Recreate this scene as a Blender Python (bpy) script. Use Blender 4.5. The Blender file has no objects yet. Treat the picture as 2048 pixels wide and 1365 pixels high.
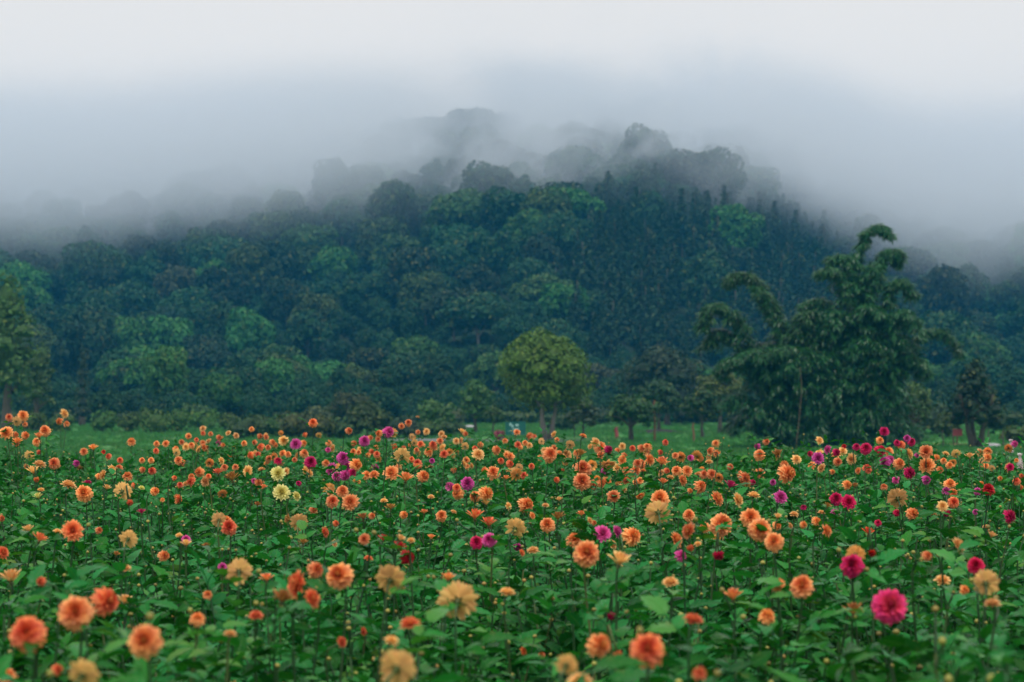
import bpy, math, random
import numpy as np
from mathutils import Vector, Matrix, Euler

# ------------------------------------------------------------------ camera, world, sun, exposure
SC = bpy.context.scene
COL = SC.collection
PI = math.pi
FPX = 2048 * 70 / 36.0          # focal length in photo pixels (2048 wide)
HORIZON = 783.0
PITCH = math.atan((HORIZON - 682.5) / FPX)
CAM_Z = 1.65

cam_d = bpy.data.cameras.new('camera')
cam_d.lens = 70; cam_d.sensor_width = 36
cam_d.clip_start = 0.1; cam_d.clip_end = 6000
cam_d.dof.use_dof = True
cam_d.dof.focus_distance = 11.0
cam_d.dof.aperture_fstop = 4.4
cam = bpy.data.objects.new('camera', cam_d)
cam.location = (0, 0, CAM_Z)
cam.rotation_euler = (PI / 2 + PITCH, 0, 0)
COL.objects.link(cam)
SC.camera = cam

world = bpy.data.worlds.new('World'); SC.world = world
world.use_nodes = True
wn = world.node_tree; wn.nodes.clear()
w_out = wn.nodes.new('ShaderNodeOutputWorld')
w_bg = wn.nodes.new('ShaderNodeBackground')
w_sky = wn.nodes.new('ShaderNodeTexSky'); w_sky.sky_type = 'NISHITA'
w_sky.sun_disc = False
w_sky.sun_elevation = math.radians(68); w_sky.sun_rotation = PI
w_sky.dust_density = 4.0
w_mix = wn.nodes.new('ShaderNodeMix'); w_mix.data_type = 'RGBA'
w_mix.inputs[0].default_value = 0.92                     # overcast: a thick even cloud deck hides the blue
w_mix.inputs[7].default_value = (6.15, 5.75, 5.35, 1)
w_bg.inputs[1].default_value = 0.1
wn.links.new(w_sky.outputs[0], w_mix.inputs[6])
wn.links.new(w_mix.outputs[2], w_bg.inputs[0])
wn.links.new(w_bg.outputs[0], w_out.inputs[0])

sun_d = bpy.data.lights.new('sun', 'SUN')
sun_d.energy = 1.5; sun_d.angle = math.radians(28); sun_d.color = (1, 0.96, 0.9)
sun = bpy.data.objects.new('sun', sun_d)
sun.rotation_euler = (math.radians(22), 0, 0)
COL.objects.link(sun)

SC.view_settings.view_transform = 'Standard'
SC.view_settings.look = 'None'
SC.view_settings.exposure = 0.72
SC.view_settings.gamma = 1.0
SC.view_settings.use_curve_mapping = False
SC.render.engine = 'CYCLES'
SC.cycles.use_denoising = True
SC.cycles.max_bounces = 13
SC.cycles.diffuse_bounces = 3
SC.cycles.glossy_bounces = 2
SC.cycles.transmission_bounces = 3
SC.cycles.volume_bounces = 12
SC.cycles.volume_step_rate = 1.0
SC.cycles.volume_max_steps = 96
SC.cycles.sample_clamp_indirect = 4.0

# ------------------------------------------------------------------ helpers
rng = np.random.default_rng(11)
random.seed(11)

def P(px, py, d):
    """World point on the viewing ray of photo pixel (px, py) at distance d along +Y."""
    u = (px - 1024) / FPX; v = (682.5 - py) / FPX
    y = math.cos(PITCH) - v * math.sin(PITCH)
    z = math.sin(PITCH) + v * math.cos(PITCH)
    return Vector((u * d / y, d, CAM_Z + z * d / y))

def to_px(x, y, z):
    yy = y * math.cos(PITCH) + (z - CAM_Z) * math.sin(PITCH)
    zz = -y * math.sin(PITCH) + (z - CAM_Z) * math.cos(PITCH)
    return 1024 + FPX * x / yy, 682.5 - FPX * zz / yy

def sstep(a, b, x):
    t = np.clip((np.asarray(x, float) - a) / (b - a), 0, 1)
    return t * t * (3 - 2 * t)

LAWN = -0.8
def gz(y):
    return LAWN * sstep(31, 46, y)

def tag(o, label=None, cat=None, group=None, kind=None):
    if label: o['label'] = label
    if cat: o['category'] = cat
    if group: o['group'] = group
    if kind: o['kind'] = kind
    return o

def link(o, parent=None):
    COL.objects.link(o)
    if parent is not None: o.parent = parent
    return o

def new_obj(name, data, parent=None, loc=None, linked=True):
    o = bpy.data.objects.new(name, data)
    if linked: COL.objects.link(o)
    if parent is not None: o.parent = parent
    if loc is not None: o.location = loc
    return o

def empty(name, loc, rz=0):
    o = bpy.data.objects.new(name, None)
    o.empty_display_size = 0.1
    o.location = loc; o.rotation_euler = (0, 0, rz)
    COL.objects.link(o)
    return o

class MB:
    """Collects vertices, faces, material indices and one vector attribute per vertex."""
    def __init__(self):
        self.v = []; self.n = 0; self.f = []; self.m = []; self.a = []
    def add(self, v, f, mat=0, att=(0, 0, 0)):
        v = np.asarray(v, float)
        self.v.append(v)
        a = np.asarray(att, float)
        if a.ndim == 1: a = np.tile(a, (len(v), 1))
        self.a.append(a)
        b = self.n
        for q in f: self.f.append(tuple(i + b for i in q))
        self.m += [mat] * len(f)
        self.n += len(v)
        return b
    def mesh(self, name, mats, smooth=True):
        me = bpy.data.meshes.new(name)
        V = np.concatenate(self.v) if self.v else np.zeros((0, 3))
        me.from_pydata(V.tolist(), [], self.f)
        for m in mats: me.materials.append(m)
        me.polygons.foreach_set('material_index', np.array(self.m, dtype=np.int32))
        if smooth: me.polygons.foreach_set('use_smooth', np.ones(len(self.f), dtype=bool))
        at = me.attributes.new('pp', 'FLOAT_VECTOR', 'POINT')
        at.data.foreach_set('vector', np.concatenate(self.a).astype(np.float32).ravel())
        me.update()
        return me

def quad_mesh(name, V, F, A, mats, M=None, smooth=False):
    """Fast mesh from arrays: V (n,3), F (m,4) or (m,3), A (n,3) attribute."""
    me = bpy.data.meshes.new(name)
    k = F.shape[1]
    me.vertices.add(len(V)); me.vertices.foreach_set('co', V.astype(np.float32).ravel())
    me.loops.add(F.size); me.loops.foreach_set('vertex_index', F.astype(np.int32).ravel())
    me.polygons.add(len(F))
    me.polygons.foreach_set('loop_start', np.arange(0, F.size, k, dtype=np.int32))
    me.polygons.foreach_set('loop_total', np.full(len(F), k, dtype=np.int32))
    for m in mats: me.materials.append(m)
    if M is not None: me.polygons.foreach_set('material_index', M.astype(np.int32))
    me.polygons.foreach_set('use_smooth', np.full(len(F), smooth, dtype=bool))
    at = me.attributes.new('pp', 'FLOAT_VECTOR', 'POINT')
    at.data.foreach_set('vector', A.astype(np.float32).ravel())
    me.update(calc_edges=True); me.validate()
    return me

def tube(mb, pts, radii, sides=6, mat=0, att=(0, 0, 0), cap=True):
    pts = [Vector(p) for p in pts]
    rings = []
    up = Vector((0.13, 0.21, 1)).normalized()
    V = []
    for i, p in enumerate(pts):
        t = (pts[min(i + 1, len(pts) - 1)] - pts[max(i - 1, 0)])
        t = t.normalized() if t.length > 1e-9 else Vector((0, 0, 1))
        ref = Vector((1, 0.05, 0)) if abs(t.z) > 0.8 else Vector((0, 0, 1))
        s = t.cross(ref).normalized(); b = t.cross(s)
        for k in range(sides):
            a = 2 * PI * k / sides
            V.append(p + (s * math.cos(a) + b * math.sin(a)) * radii[i])
    F = []
    for i in range(len(pts) - 1):
        for k in range(sides):
            k2 = (k + 1) % sides
            F.append((i * sides + k, i * sides + k2, (i + 1) * sides + k2, (i + 1) * sides + k))
    if cap:
        F.append(tuple(range((len(pts) - 1) * sides, len(pts) * sides)))
        F.append(tuple(reversed(range(sides))))
    mb.add([tuple(v) for v in V], F, mat, att)

def bez(pts, n):
    """Catmull-Rom through the points."""
    pts = [Vector(p) for p in pts]
    P_ = [pts[0] * 2 - pts[1]] + pts + [pts[-1] * 2 - pts[-2]]
    out = []
    m = len(pts) - 1
    for i in range(n + 1):
        s = i / n * m; k = min(int(s), m - 1); t = s - k
        p0, p1, p2, p3 = P_[k:k + 4]
        out.append(0.5 * ((2 * p1) + (p2 - p0) * t + (2 * p0 - 5 * p1 + 4 * p2 - p3) * t * t + (3 * p1 - p0 - 3 * p2 + p3) * t ** 3))
    return out

# ------------------------------------------------------------------ materials
def nodes(name):
    m = bpy.data.materials.new(name); m.use_nodes = True
    nt = m.node_tree; nt.nodes.clear()
    return m, nt, nt.nodes.new, nt.links.new

def sock(v):
    return v

def mixrgb(N, L, fac, a, b, blend='MIX'):
    n = N('ShaderNodeMix'); n.data_type = 'RGBA'; n.blend_type = blend
    for i, v in ((0, fac), (6, a), (7, b)):
        if hasattr(v, 'is_linked') or isinstance(v, bpy.types.NodeSocket): L(v, n.inputs[i])
        elif i == 0: n.inputs[0].default_value = v
        else: n.inputs[i].default_value = (*v[:3], 1)
    return n.outputs[2]

def math_n(N, L, op, a, b=0.0, c=None):
    n = N('ShaderNodeMath'); n.operation = op
    for i, v in enumerate((a, b) if c is None else (a, b, c)):
        if isinstance(v, bpy.types.NodeSocket): L(v, n.inputs[i])
        else: n.inputs[i].default_value = v
    return n.outputs[0]

def foliage_mat(name, col, rough=0.5, transl=0.25, spec=0.4, var=0.5, use_obj_color=False, warm=(0.16, 0.14, 0.03), veins=False):
    """pp.x = random per leaf, pp.y = along the leaf, pp.z = midrib distance."""
    m, nt, N, L = nodes(name)
    out = N('ShaderNodeOutputMaterial')
    at = N('ShaderNodeAttribute'); at.attribute_name = 'pp'
    sp = N('ShaderNodeSeparateXYZ'); L(at.outputs['Vector'], sp.inputs[0])
    oi = N('ShaderNodeObjectInfo')
    if use_obj_color: base = oi.outputs['Color']
    else:
        rgb = N('ShaderNodeRGB'); rgb.outputs[0].default_value = (*col, 1); base = rgb.outputs[0]
    # per leaf value variation
    val = math_n(N, L, 'MULTIPLY_ADD', sp.outputs[0], var * 1.4, 1 - var * 0.7)
    rnd = math_n(N, L, 'MULTIPLY_ADD', oi.outputs['Random'], 0.4, 0.8)
    val = math_n(N, L, 'MULTIPLY', val, rnd)
    hs = N('ShaderNodeHueSaturation')
    L(base, hs.inputs['Color']); L(val, hs.inputs['Value'])
    hue = math_n(N, L, 'MULTIPLY_ADD', oi.outputs['Random'], 0.03, 0.485)
    L(hue, hs.inputs['Hue'])
    f = math_n(N, L, 'POWER', sp.outputs[0], 9.0)
    c = mixrgb(N, L, math_n(N, L, 'MULTIPLY', f, 0.55), hs.outputs[0], warm)
    pb = N('ShaderNodeBsdfPrincipled')
    if veins:                                               # pale midrib and side veins, slightly sunk; blotchy older leaves
        mid = N('ShaderNodeMapRange'); mid.inputs[1].default_value = .0; mid.inputs[2].default_value = .14; mid.inputs[3].default_value = 1; mid.inputs[4].default_value = 0
        L(sp.outputs[2], mid.inputs[0])
        sv = math_n(N, L, 'SINE', math_n(N, L, 'MULTIPLY', math_n(N, L, 'MULTIPLY_ADD', sp.outputs[2], -.16, sp.outputs[1]), 48.0))
        sv = math_n(N, L, 'POWER', math_n(N, L, 'MULTIPLY_ADD', sv, .5, .5), 8.0)
        v_ = math_n(N, L, 'MAXIMUM', math_n(N, L, 'MULTIPLY', mid.outputs[0], .8), math_n(N, L, 'MULTIPLY', sv, .45))
        v_ = math_n(N, L, 'MULTIPLY', v_, math_n(N, L, 'GREATER_THAN', sp.outputs[1], .001))
        c = mixrgb(N, L, math_n(N, L, 'MULTIPLY', v_, .4), c, (.12, .26, .07))
        bt = N('ShaderNodeTexNoise'); bt.inputs['Scale'].default_value = 22; bt.inputs['Detail'].default_value = 3
        tcb = N('ShaderNodeTexCoord'); L(tcb.outputs['Object'], bt.inputs['Vector'])
        bl_ = N('ShaderNodeMapRange'); bl_.inputs[1].default_value = .62; bl_.inputs[2].default_value = .72; L(bt.outputs[0], bl_.inputs[0])
        c = mixrgb(N, L, math_n(N, L, 'MULTIPLY', bl_.outputs[0], .35), c, (.12, .13, .03))
        bp = N('ShaderNodeBump'); bp.inputs['Strength'].default_value = .5; bp.inputs['Distance'].default_value = .004
        L(math_n(N, L, 'SUBTRACT', bt.outputs[0], v_), bp.inputs['Height']); L(bp.outputs[0], pb.inputs['Normal'])
    L(c, pb.inputs['Base Color']); pb.inputs['Roughness'].default_value = rough
    pb.inputs['Specular IOR Level'].default_value = spec
    tr = N('ShaderNodeBsdfTranslucent')
    tc = mixrgb(N, L, 1.0, c, (1.0, 1.25, 0.5), 'MULTIPLY'); L(tc, tr.inputs['Color'])
    mx = N('ShaderNodeMixShader'); mx.inputs[0].default_value = transl
    L(pb.outputs[0], mx.inputs[1]); L(tr.outputs[0], mx.inputs[2])
    L(mx.outputs[0], out.inputs[0])
    return m

def plain_mat(name, col, rough=0.8, spec=0.3, scale=8.0, var=0.35, bump=0.0):
    m, nt, N, L = nodes(name)
    out = N('ShaderNodeOutputMaterial'); pb = N('ShaderNodeBsdfPrincipled')
    tc = N('ShaderNodeTexCoord'); nz = N('ShaderNodeTexNoise')
    nz.inputs['Scale'].default_value = scale; nz.inputs['Detail'].default_value = 6
    L(tc.outputs['Object'], nz.inputs['Vector'])
    val = math_n(N, L, 'MULTIPLY_ADD', nz.outputs[0], var * 2, 1 - var)
    hs = N('ShaderNodeHueSaturation'); hs.inputs['Color'].default_value = (*col, 1); L(val, hs.inputs['Value'])
    L(hs.outputs[0], pb.inputs['Base Color'])
    pb.inputs['Roughness'].default_value = rough; pb.inputs['Specular IOR Level'].default_value = spec
    if bump:
        bp = N('ShaderNodeBump'); bp.inputs['Strength'].default_value = bump; L(nz.outputs[0], bp.inputs['Height'])
        L(bp.outputs[0], pb.inputs['Normal'])
    L(pb.outputs[0], out.inputs[0])
    return m

def petal_mat(name, deep, mid, tip, back, rough=0.55):
    """pp.x along the petal, pp.y ring (0 heart .. 1 rim), pp.z random."""
    m, nt, N, L = nodes(name)
    out = N('ShaderNodeOutputMaterial')
    at = N('ShaderNodeAttribute'); at.attribute_name = 'pp'
    sp = N('ShaderNodeSeparateXYZ'); L(at.outputs['Vector'], sp.inputs[0])
    ring = N('ShaderNodeMapRange'); ring.interpolation_type = 'SMOOTHSTEP'
    ring.inputs[1].default_value = 0.05; ring.inputs[2].default_value = 0.75
    L(sp.outputs[1], ring.inputs[0])
    along = N('ShaderNodeMapRange'); along.interpolation_type = 'SMOOTHSTEP'
    along.inputs[1].default_value = 0.3; along.inputs[2].default_value = 1.0
    L(sp.outputs[0], along.inputs[0])
    c0 = mixrgb(N, L, ring.outputs[0], deep, mid)
    k = math_n(N, L, 'MULTIPLY', along.outputs[0], math_n(N, L, 'MULTIPLY_ADD', ring.outputs[0], 0.75, 0.2))
    c1 = mixrgb(N, L, k, c0, tip)
    geo = N('ShaderNodeNewGeometry')
    c2 = mixrgb(N, L, math_n(N, L, 'MULTIPLY', geo.outputs['Backfacing'], 0.85), c1, back)
    oi = N('ShaderNodeObjectInfo')
    val = math_n(N, L, 'MULTIPLY_ADD', oi.outputs['Random'], 0.3, 0.85)
    val = math_n(N, L, 'MULTIPLY', val, math_n(N, L, 'MULTIPLY_ADD', sp.outputs[2], 0.24, 0.88))
    hs = N('ShaderNodeHueSaturation'); L(c2, hs.inputs['Color']); L(val, hs.inputs['Value'])
    L(math_n(N, L, 'MULTIPLY_ADD', oi.outputs['Random'], 0.02, 0.49), hs.inputs['Hue'])
    pb = N('ShaderNodeBsdfPrincipled'); L(hs.outputs[0], pb.inputs['Base Color'])
    pb.inputs['Roughness'].default_value = rough; pb.inputs['Specular IOR Level'].default_value = 0.25
    tr = N('ShaderNodeBsdfTranslucent'); L(hs.outputs[0], tr.inputs['Color'])
    mx = N('ShaderNodeMixShader'); mx.inputs[0].default_value = 0.3
    L(pb.outputs[0], mx.inputs[1]); L(tr.outputs[0], mx.inputs[2]); L(mx.outputs[0], out.inputs[0])
    return m

M_LEAF = foliage_mat('dahlia_leaf', (0.011, 0.155, 0.025), rough=0.27, transl=0.25, spec=0.12, var=0.95, warm=(0.2, 0.2, 0.04), veins=True)
M_STEM = foliage_mat('dahlia_stem', (0.025, 0.085, 0.025), rough=0.5, transl=0.0, var=0.3)
M_BUD = foliage_mat('dahlia_bud', (0.26, 0.24, 0.05), rough=0.5, transl=0.1, var=0.4, warm=(0.45, 0.2, 0.05))
M_CALYX = foliage_mat('dahlia_calyx', (0.10, 0.12, 0.03), rough=0.5, transl=0.1, var=0.3)
M_DISC = plain_mat('dahlia_disc', (0.30, 0.14, 0.03), scale=60)
PET = {
    'o': petal_mat('petal_orange', (0.66, 0.085, 0.018), (0.88, 0.2, 0.05), (0.93, 0.46, 0.19), (0.84, 0.42, 0.12)),
    'c': petal_mat('petal_coral', (0.6, 0.035, 0.018), (0.84, 0.11, 0.05), (0.92, 0.32, 0.13), (0.82, 0.32, 0.11)),
    'p': petal_mat('petal_peach', (0.66, 0.26, 0.05), (0.86, 0.45, 0.13), (0.92, 0.62, 0.28), (0.88, 0.54, 0.2)),
    'y': petal_mat('petal_yellow', (0.6, 0.5, 0.07), (0.82, 0.74, 0.2), (0.88, 0.84, 0.36), (0.75, 0.7, 0.2)),
    'm': petal_mat('petal_crimson', (0.26, 0.005, 0.02), (0.6, 0.008, 0.085), (0.7, 0.02, 0.16), (0.5, 0.03, 0.12)),
    'v': petal_mat('petal_magenta', (0.38, 0.008, 0.13), (0.62, 0.014, 0.25), (0.78, 0.14, 0.45), (0.6, 0.12, 0.35)),
    'k': petal_mat('petal_pink', (0.62, 0.1, 0.1), (0.78, 0.012, 0.12), (0.84, 0.06, 0.25), (0.75, 0.06, 0.2)),
    'r': petal_mat('petal_scarlet', (0.4, 0.008, 0.01), (0.66, 0.012, 0.015), (0.75, 0.05, 0.03), (0.6, 0.04, 0.03)),
    'b': petal_mat('petal_withered', (0.22, 0.06, 0.02), (0.38, 0.13, 0.03), (0.5, 0.22, 0.06), (0.4, 0.2, 0.05)),
    'w': petal_mat('petal_white', (0.75, 0.55, 0.6), (0.85, 0.72, 0.75), (0.9, 0.85, 0.85), (0.85, 0.8, 0.8)),
}
M_CROWN = foliage_mat('tree_foliage', (0.05, 0.1, 0.03), rough=0.6, transl=0.2, spec=0.25, var=0.55, use_obj_color=True)
M_FOREST = foliage_mat('forest_foliage', (0.008, 0.058, 0.021), rough=0.65, transl=0.15, spec=0.2, var=0.55, warm=(0.11, 0.10, 0.03))
M_BAMBOO = foliage_mat('bamboo_leaf', (0.016, 0.1, 0.024), rough=0.36, transl=0.22, spec=0.5, var=0.7, warm=(0.07, 0.12, 0.03))
M_CULM = plain_mat('bamboo_culm', (0.06, 0.10, 0.04), rough=0.5, scale=3)
M_DEADC = plain_mat('bamboo_dead_culm', (0.15, 0.11, 0.08), rough=0.8, scale=5)
M_BARK = plain_mat('bark', (0.085, 0.075, 0.06), rough=0.9, scale=5, var=0.5, bump=0.5)
M_BARKP = plain_mat('pale_bark', (0.2, 0.19, 0.17), rough=0.9, scale=5, var=0.4, bump=0.4)
M_GRASS = foliage_mat('grass_blade', (0.05, 0.2, 0.045), rough=0.6, transl=0.3, spec=0.2, var=0.5, warm=(0.15, 0.2, 0.04))
M_POST = plain_mat('weathered_post', (0.17, 0.09, 0.05), scale=12)
M_SIGN = plain_mat('teal_paint', (0.008, 0.1, 0.09), rough=0.5, scale=3, var=0.15)
M_WHITE = plain_mat('white_paint', (0.3, 0.5, 0.5), rough=0.6, scale=10, var=0.1)
M_REDS = plain_mat('red_paint', (0.32, 0.06, 0.07), rough=0.6, scale=4, var=0.2)
M_ROCK = plain_mat('pale_rock', (0.32, 0.32, 0.34), rough=0.9, scale=3, var=0.3, bump=0.4)
M_MULCH = plain_mat('mulch', (0.025, 0.022, 0.022), rough=0.95, scale=25, var=0.6, bump=0.8)
M_GLOBE = plain_mat('opal_glass', (0.8, 0.8, 0.74), rough=0.3, var=0.05)

def ground_mat(name, c1, c2, c3, s1, s2):
    m, nt, N, L = nodes(name)
    out = N('ShaderNodeOutputMaterial'); pb = N('ShaderNodeBsdfPrincipled')
    tc = N('ShaderNodeTexCoord')
    a = N('ShaderNodeTexNoise'); a.inputs['Scale'].default_value = s1; a.inputs['Detail'].default_value = 8
    b = N('ShaderNodeTexNoise'); b.inputs['Scale'].default_value = s2; b.inputs['Detail'].default_value = 5
    L(tc.outputs['Object'], a.inputs['Vector']); L(tc.outputs['Object'], b.inputs['Vector'])
    ra = N('ShaderNodeMapRange'); ra.inputs[1].default_value = 0.35; ra.inputs[2].default_value = 0.65; L(a.outputs[0], ra.inputs[0])
    rb = N('ShaderNodeMapRange'); rb.inputs[1].default_value = 0.4; rb.inputs[2].default_value = 0.7; L(b.outputs[0], rb.inputs[0])
    c = mixrgb(N, L, ra.outputs[0], c1, c2)
    c = mixrgb(N, L, rb.outputs[0], c, c3)
    L(c, pb.inputs['Base Color']); pb.inputs['Roughness'].default_value = 0.9; pb.inputs['Specular IOR Level'].default_value = 0.15
    bp = N('ShaderNodeBump'); bp.inputs['Strength'].default_value = 0.6; bp.inputs['Distance'].default_value = 0.2
    L(a.outputs[0], bp.inputs['Height']); L(bp.outputs[0], pb.inputs['Normal'])
    L(pb.outputs[0], out.inputs[0])
    return m
M_LAWN = ground_mat('lawn_turf', (0.04, 0.19, 0.045), (0.08, 0.25, 0.055), (0.06, 0.12, 0.04), 0.9, 0.16)
M_SOIL = ground_mat('field_soil', (0.03, 0.022, 0.016), (0.05, 0.036, 0.026), (0.03, 0.04, 0.015), 6, 1.5)
M_HILLG = ground_mat('hill_undergrowth', (0.008, 0.022, 0.011), (0.015, 0.034, 0.015), (0.018, 0.028, 0.014), 0.3, 0.06)
M_PATH = ground_mat('path_asphalt', (0.16, 0.17, 0.18), (0.2, 0.2, 0.21), (0.14, 0.15, 0.16), 3, 0.6)
M_EARTH = ground_mat('red_earth', (0.25, 0.11, 0.06), (0.2, 0.09, 0.05), (0.16, 0.1, 0.06), 3, 0.6)

# ------------------------------------------------------------------ GN scatter for stuff
def scatter(name, pts, rot, scl, idx, protos):
    me = bpy.data.meshes.new(name)
    n = len(pts)
    me.vertices.add(n); me.vertices.foreach_set('co', np.asarray(pts, np.float32).ravel())
    for nm, arr in (('irot', rot), ('iscl', scl)):
        a = me.attributes.new(nm, 'FLOAT_VECTOR', 'POINT'); a.data.foreach_set('vector', np.asarray(arr, np.float32).ravel())
    a = me.attributes.new('iidx', 'INT', 'POINT'); a.data.foreach_set('value', np.asarray(idx, np.int32))
    o = new_obj(name, me)
    ng = bpy.data.node_groups.new(name, 'GeometryNodeTree')
    ng.interface.new_socket('Geometry', in_out='INPUT', socket_type='NodeSocketGeometry')
    ng.interface.new_socket('Geometry', in_out='OUTPUT', socket_type='NodeSocketGeometry')
    N, L = ng.nodes.new, ng.links.new
    gi, go = N('NodeGroupInput'), N('NodeGroupOutput')
    jn = N('GeometryNodeJoinGeometry')
    for p in reversed(protos):
        ob = N('GeometryNodeObjectInfo'); ob.inputs['Object'].default_value = p
        gt = N('GeometryNodeGeometryToInstance'); L(ob.outputs['Geometry'], gt.inputs[0]); L(gt.outputs[0], jn.inputs[0])
    ip = N('GeometryNodeInstanceOnPoints')
    L(gi.outputs[0], ip.inputs['Points']); L(jn.outputs[0], ip.inputs['Instance'])
    ip.inputs['Pick Instance'].default_value = True
    def na(nm, t):
        x = N('GeometryNodeInputNamedAttribute'); x.data_type = t; x.inputs[0].default_value = nm
        return [s for s in x.outputs if s.enabled and s.name == 'Attribute'][0]
    L(na('iidx', 'INT'), ip.inputs['Instance Index'])
    er = N('FunctionNodeEulerToRotation'); L(na('irot', 'FLOAT_VECTOR'), er.inputs[0]); L(er.outputs[0], ip.inputs['Rotation'])
    L(na('iscl', 'FLOAT_VECTOR'), ip.inputs['Scale'])
    L(ip.outputs[0], go.inputs[0])
    md = o.modifiers.new('scatter', 'NODES'); md.node_group = ng
    return o

# ------------------------------------------------------------------ terrain
def grid_mesh(name, xs, ys, zf, mat):
    X, Y = np.meshgrid(xs, ys)
    Z = zf(X, Y)
    V = np.stack([X, Y, Z], -1).reshape(-1, 3)
    nx, ny = len(xs), len(ys)
    i = np.arange(nx * ny).reshape(ny, nx)
    F = np.stack([i[:-1, :-1], i[:-1, 1:], i[1:, 1:], i[1:, :-1]], -1).reshape(-1, 4)
    return quad_mesh(name, V, F, np.zeros_like(V), [mat], smooth=True)

xs = np.concatenate([np.linspace(-1500, -80, 15), np.linspace(-70, 70, 57), np.linspace(80, 1500, 15)])
ys = np.concatenate([[-60, -20], np.linspace(0, 60, 61), np.linspace(64, 220, 40), [260, 400, 700, 1200, 2000]])
ground = new_obj('ground', grid_mesh('ground', xs, ys, lambda X, Y: gz(Y) + 0.06 * np.sin(X * .21) * np.sin(Y * .13 + 1) * sstep(50, 70, Y) * (1 - sstep(88, 95, Y) + sstep(106, 112, Y)), M_LAWN))
tag(ground, kind='structure')
soil = new_obj('flower_bed', grid_mesh('flower_bed', np.linspace(-16, 16, 65), np.linspace(1.5, 29.5, 57),
              lambda X, Y: 0.03 + 0.02 * np.sin(X * 5.1) * np.cos(Y * 4.3), M_SOIL))
tag(soil, kind='structure')

# path strip and red earth strip, 1 cm over the lawn
def strip(name, pts, w, mat, z=0.012):
    mb = MB(); c = bez(pts, 24); V = []; F = []
    for i, p in enumerate(c):
        t = (c[min(i + 1, 24)] - c[max(i - 1, 0)]); t.z = 0; t.normalize()
        s = Vector((-t.y, t.x, 0))
        ww = w * (1 + 0.05 * math.sin(i * 1.7))
        for k in (-1, 1):
            V.append((p.x + s.x * ww * k, p.y + s.y * ww * k, LAWN + z))
    for i in range(24): F.append((2 * i, 2 * i + 2, 2 * i + 3, 2 * i + 1)[::-1])
    mb.add(V, F)
    o = new_obj(name, mb.mesh(name, [mat], smooth=False))
    return tag(o, kind='structure')
strip('path', [(-6, 101, LAWN), (-2.5, 99.5, LAWN), (0.5, 98, LAWN), (3.2, 97.5, LAWN)], 2.4, M_PATH)
strip('earth_path', [(16, 92, LAWN), (19.5, 92, LAWN), (22, 91.5, LAWN), (30, 90, LAWN)], 1.1, M_EARTH)

RIDGE_D = 520.0
RPX = np.array([-900, -300, 0, 300, 500, 640, 760, 900, 1000, 1150, 1330, 1450, 1560, 1680, 1800, 1920, 2060, 2400, 3000])
RPY = np.array([410, 405, 400, 380, 356, 332, 308, 292, 284, 286, 284, 302, 335, 370, 420, 455, 460, 440, 420])
def hill_z(X, Y):
    X = np.asarray(X, float); Y = np.asarray(Y, float)
    px = 1024 + X / np.maximum(Y, 200) * FPX
    zr = (HORIZON - np.interp(px, RPX, RPY)) / FPX * RIDGE_D + CAM_Z + 0.8
    foot = 200 + 14 * np.sin(px * 0.004 + 0.8)
    s = np.clip((Y - foot) / (RIDGE_D - foot), 0, None)
    prof = np.where(s < 1, s ** 1.12, 1 - 0.25 * np.clip(s - 1, 0, 1.4))
    z = zr * prof
    # spur that carries the pine stand, valley on each side
    z += 9.0 * np.exp(-((X - 26 - (Y - 330) * 0.10) / 26) ** 2 - ((Y - 330) / 85) ** 2)
    z += -6.0 * np.exp(-((X - 70) / 22) ** 2 - ((Y - 380) / 90) ** 2)
    z += (1.6 * np.sin(X * .062 + .5) * np.sin(Y * .05) + 1.1 * np.sin(X * .13 + Y * .07)) * np.clip(s * 2.5, 0, 1)
    return LAWN - 0.6 + z + np.minimum(0, s * 0) - np.where(Y < foot, 1.0, 0)
hill = new_obj('hill', grid_mesh('hill', np.linspace(-420, 420, 141), np.linspace(185, 900, 110), hill_z, M_HILLG))
tag(hill, kind='structure')

# ------------------------------------------------------------------ foliage crowns
def unit(n, g):
    v = g.normal(size=(n, 3)); return v / np.linalg.norm(v, axis=1, keepdims=True)

def leaf_quads(P0, Nrm, size, g, asp=1.6, droop=0.25):
    """Leaf clumps at P0 facing Nrm: each a bent pair of quads (6 verts)."""
    n = len(P0)
    T = unit(n, g); T -= Nrm * (T * Nrm).sum(1, keepdims=True); T /= np.linalg.norm(T, axis=1, keepdims=True) + 1e-9
    B = np.cross(Nrm, T)
    s = (size * g.uniform(0.6, 1.35, n))[:, None]
    L_ = T * s * asp * 0.5; W = B * s * 0.5
    dn = np.array([0, 0, -1.0]) * s * droop
    V = np.stack([P0 - L_, P0 - W * .9 + L_ * .1, P0 + L_ + dn, P0 + W * .9 + L_ * .1], 1)
    V[:, 1] += Nrm * s * 0.12; V[:, 3] += Nrm * s * 0.12
    F = np.arange(n * 4).reshape(n, 4)
    r = g.random(n)
    A = np.zeros((n, 4, 3)); A[:, :, 0] = r[:, None]
    return V.reshape(-1, 3), F, A.reshape(-1, 3)

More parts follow.
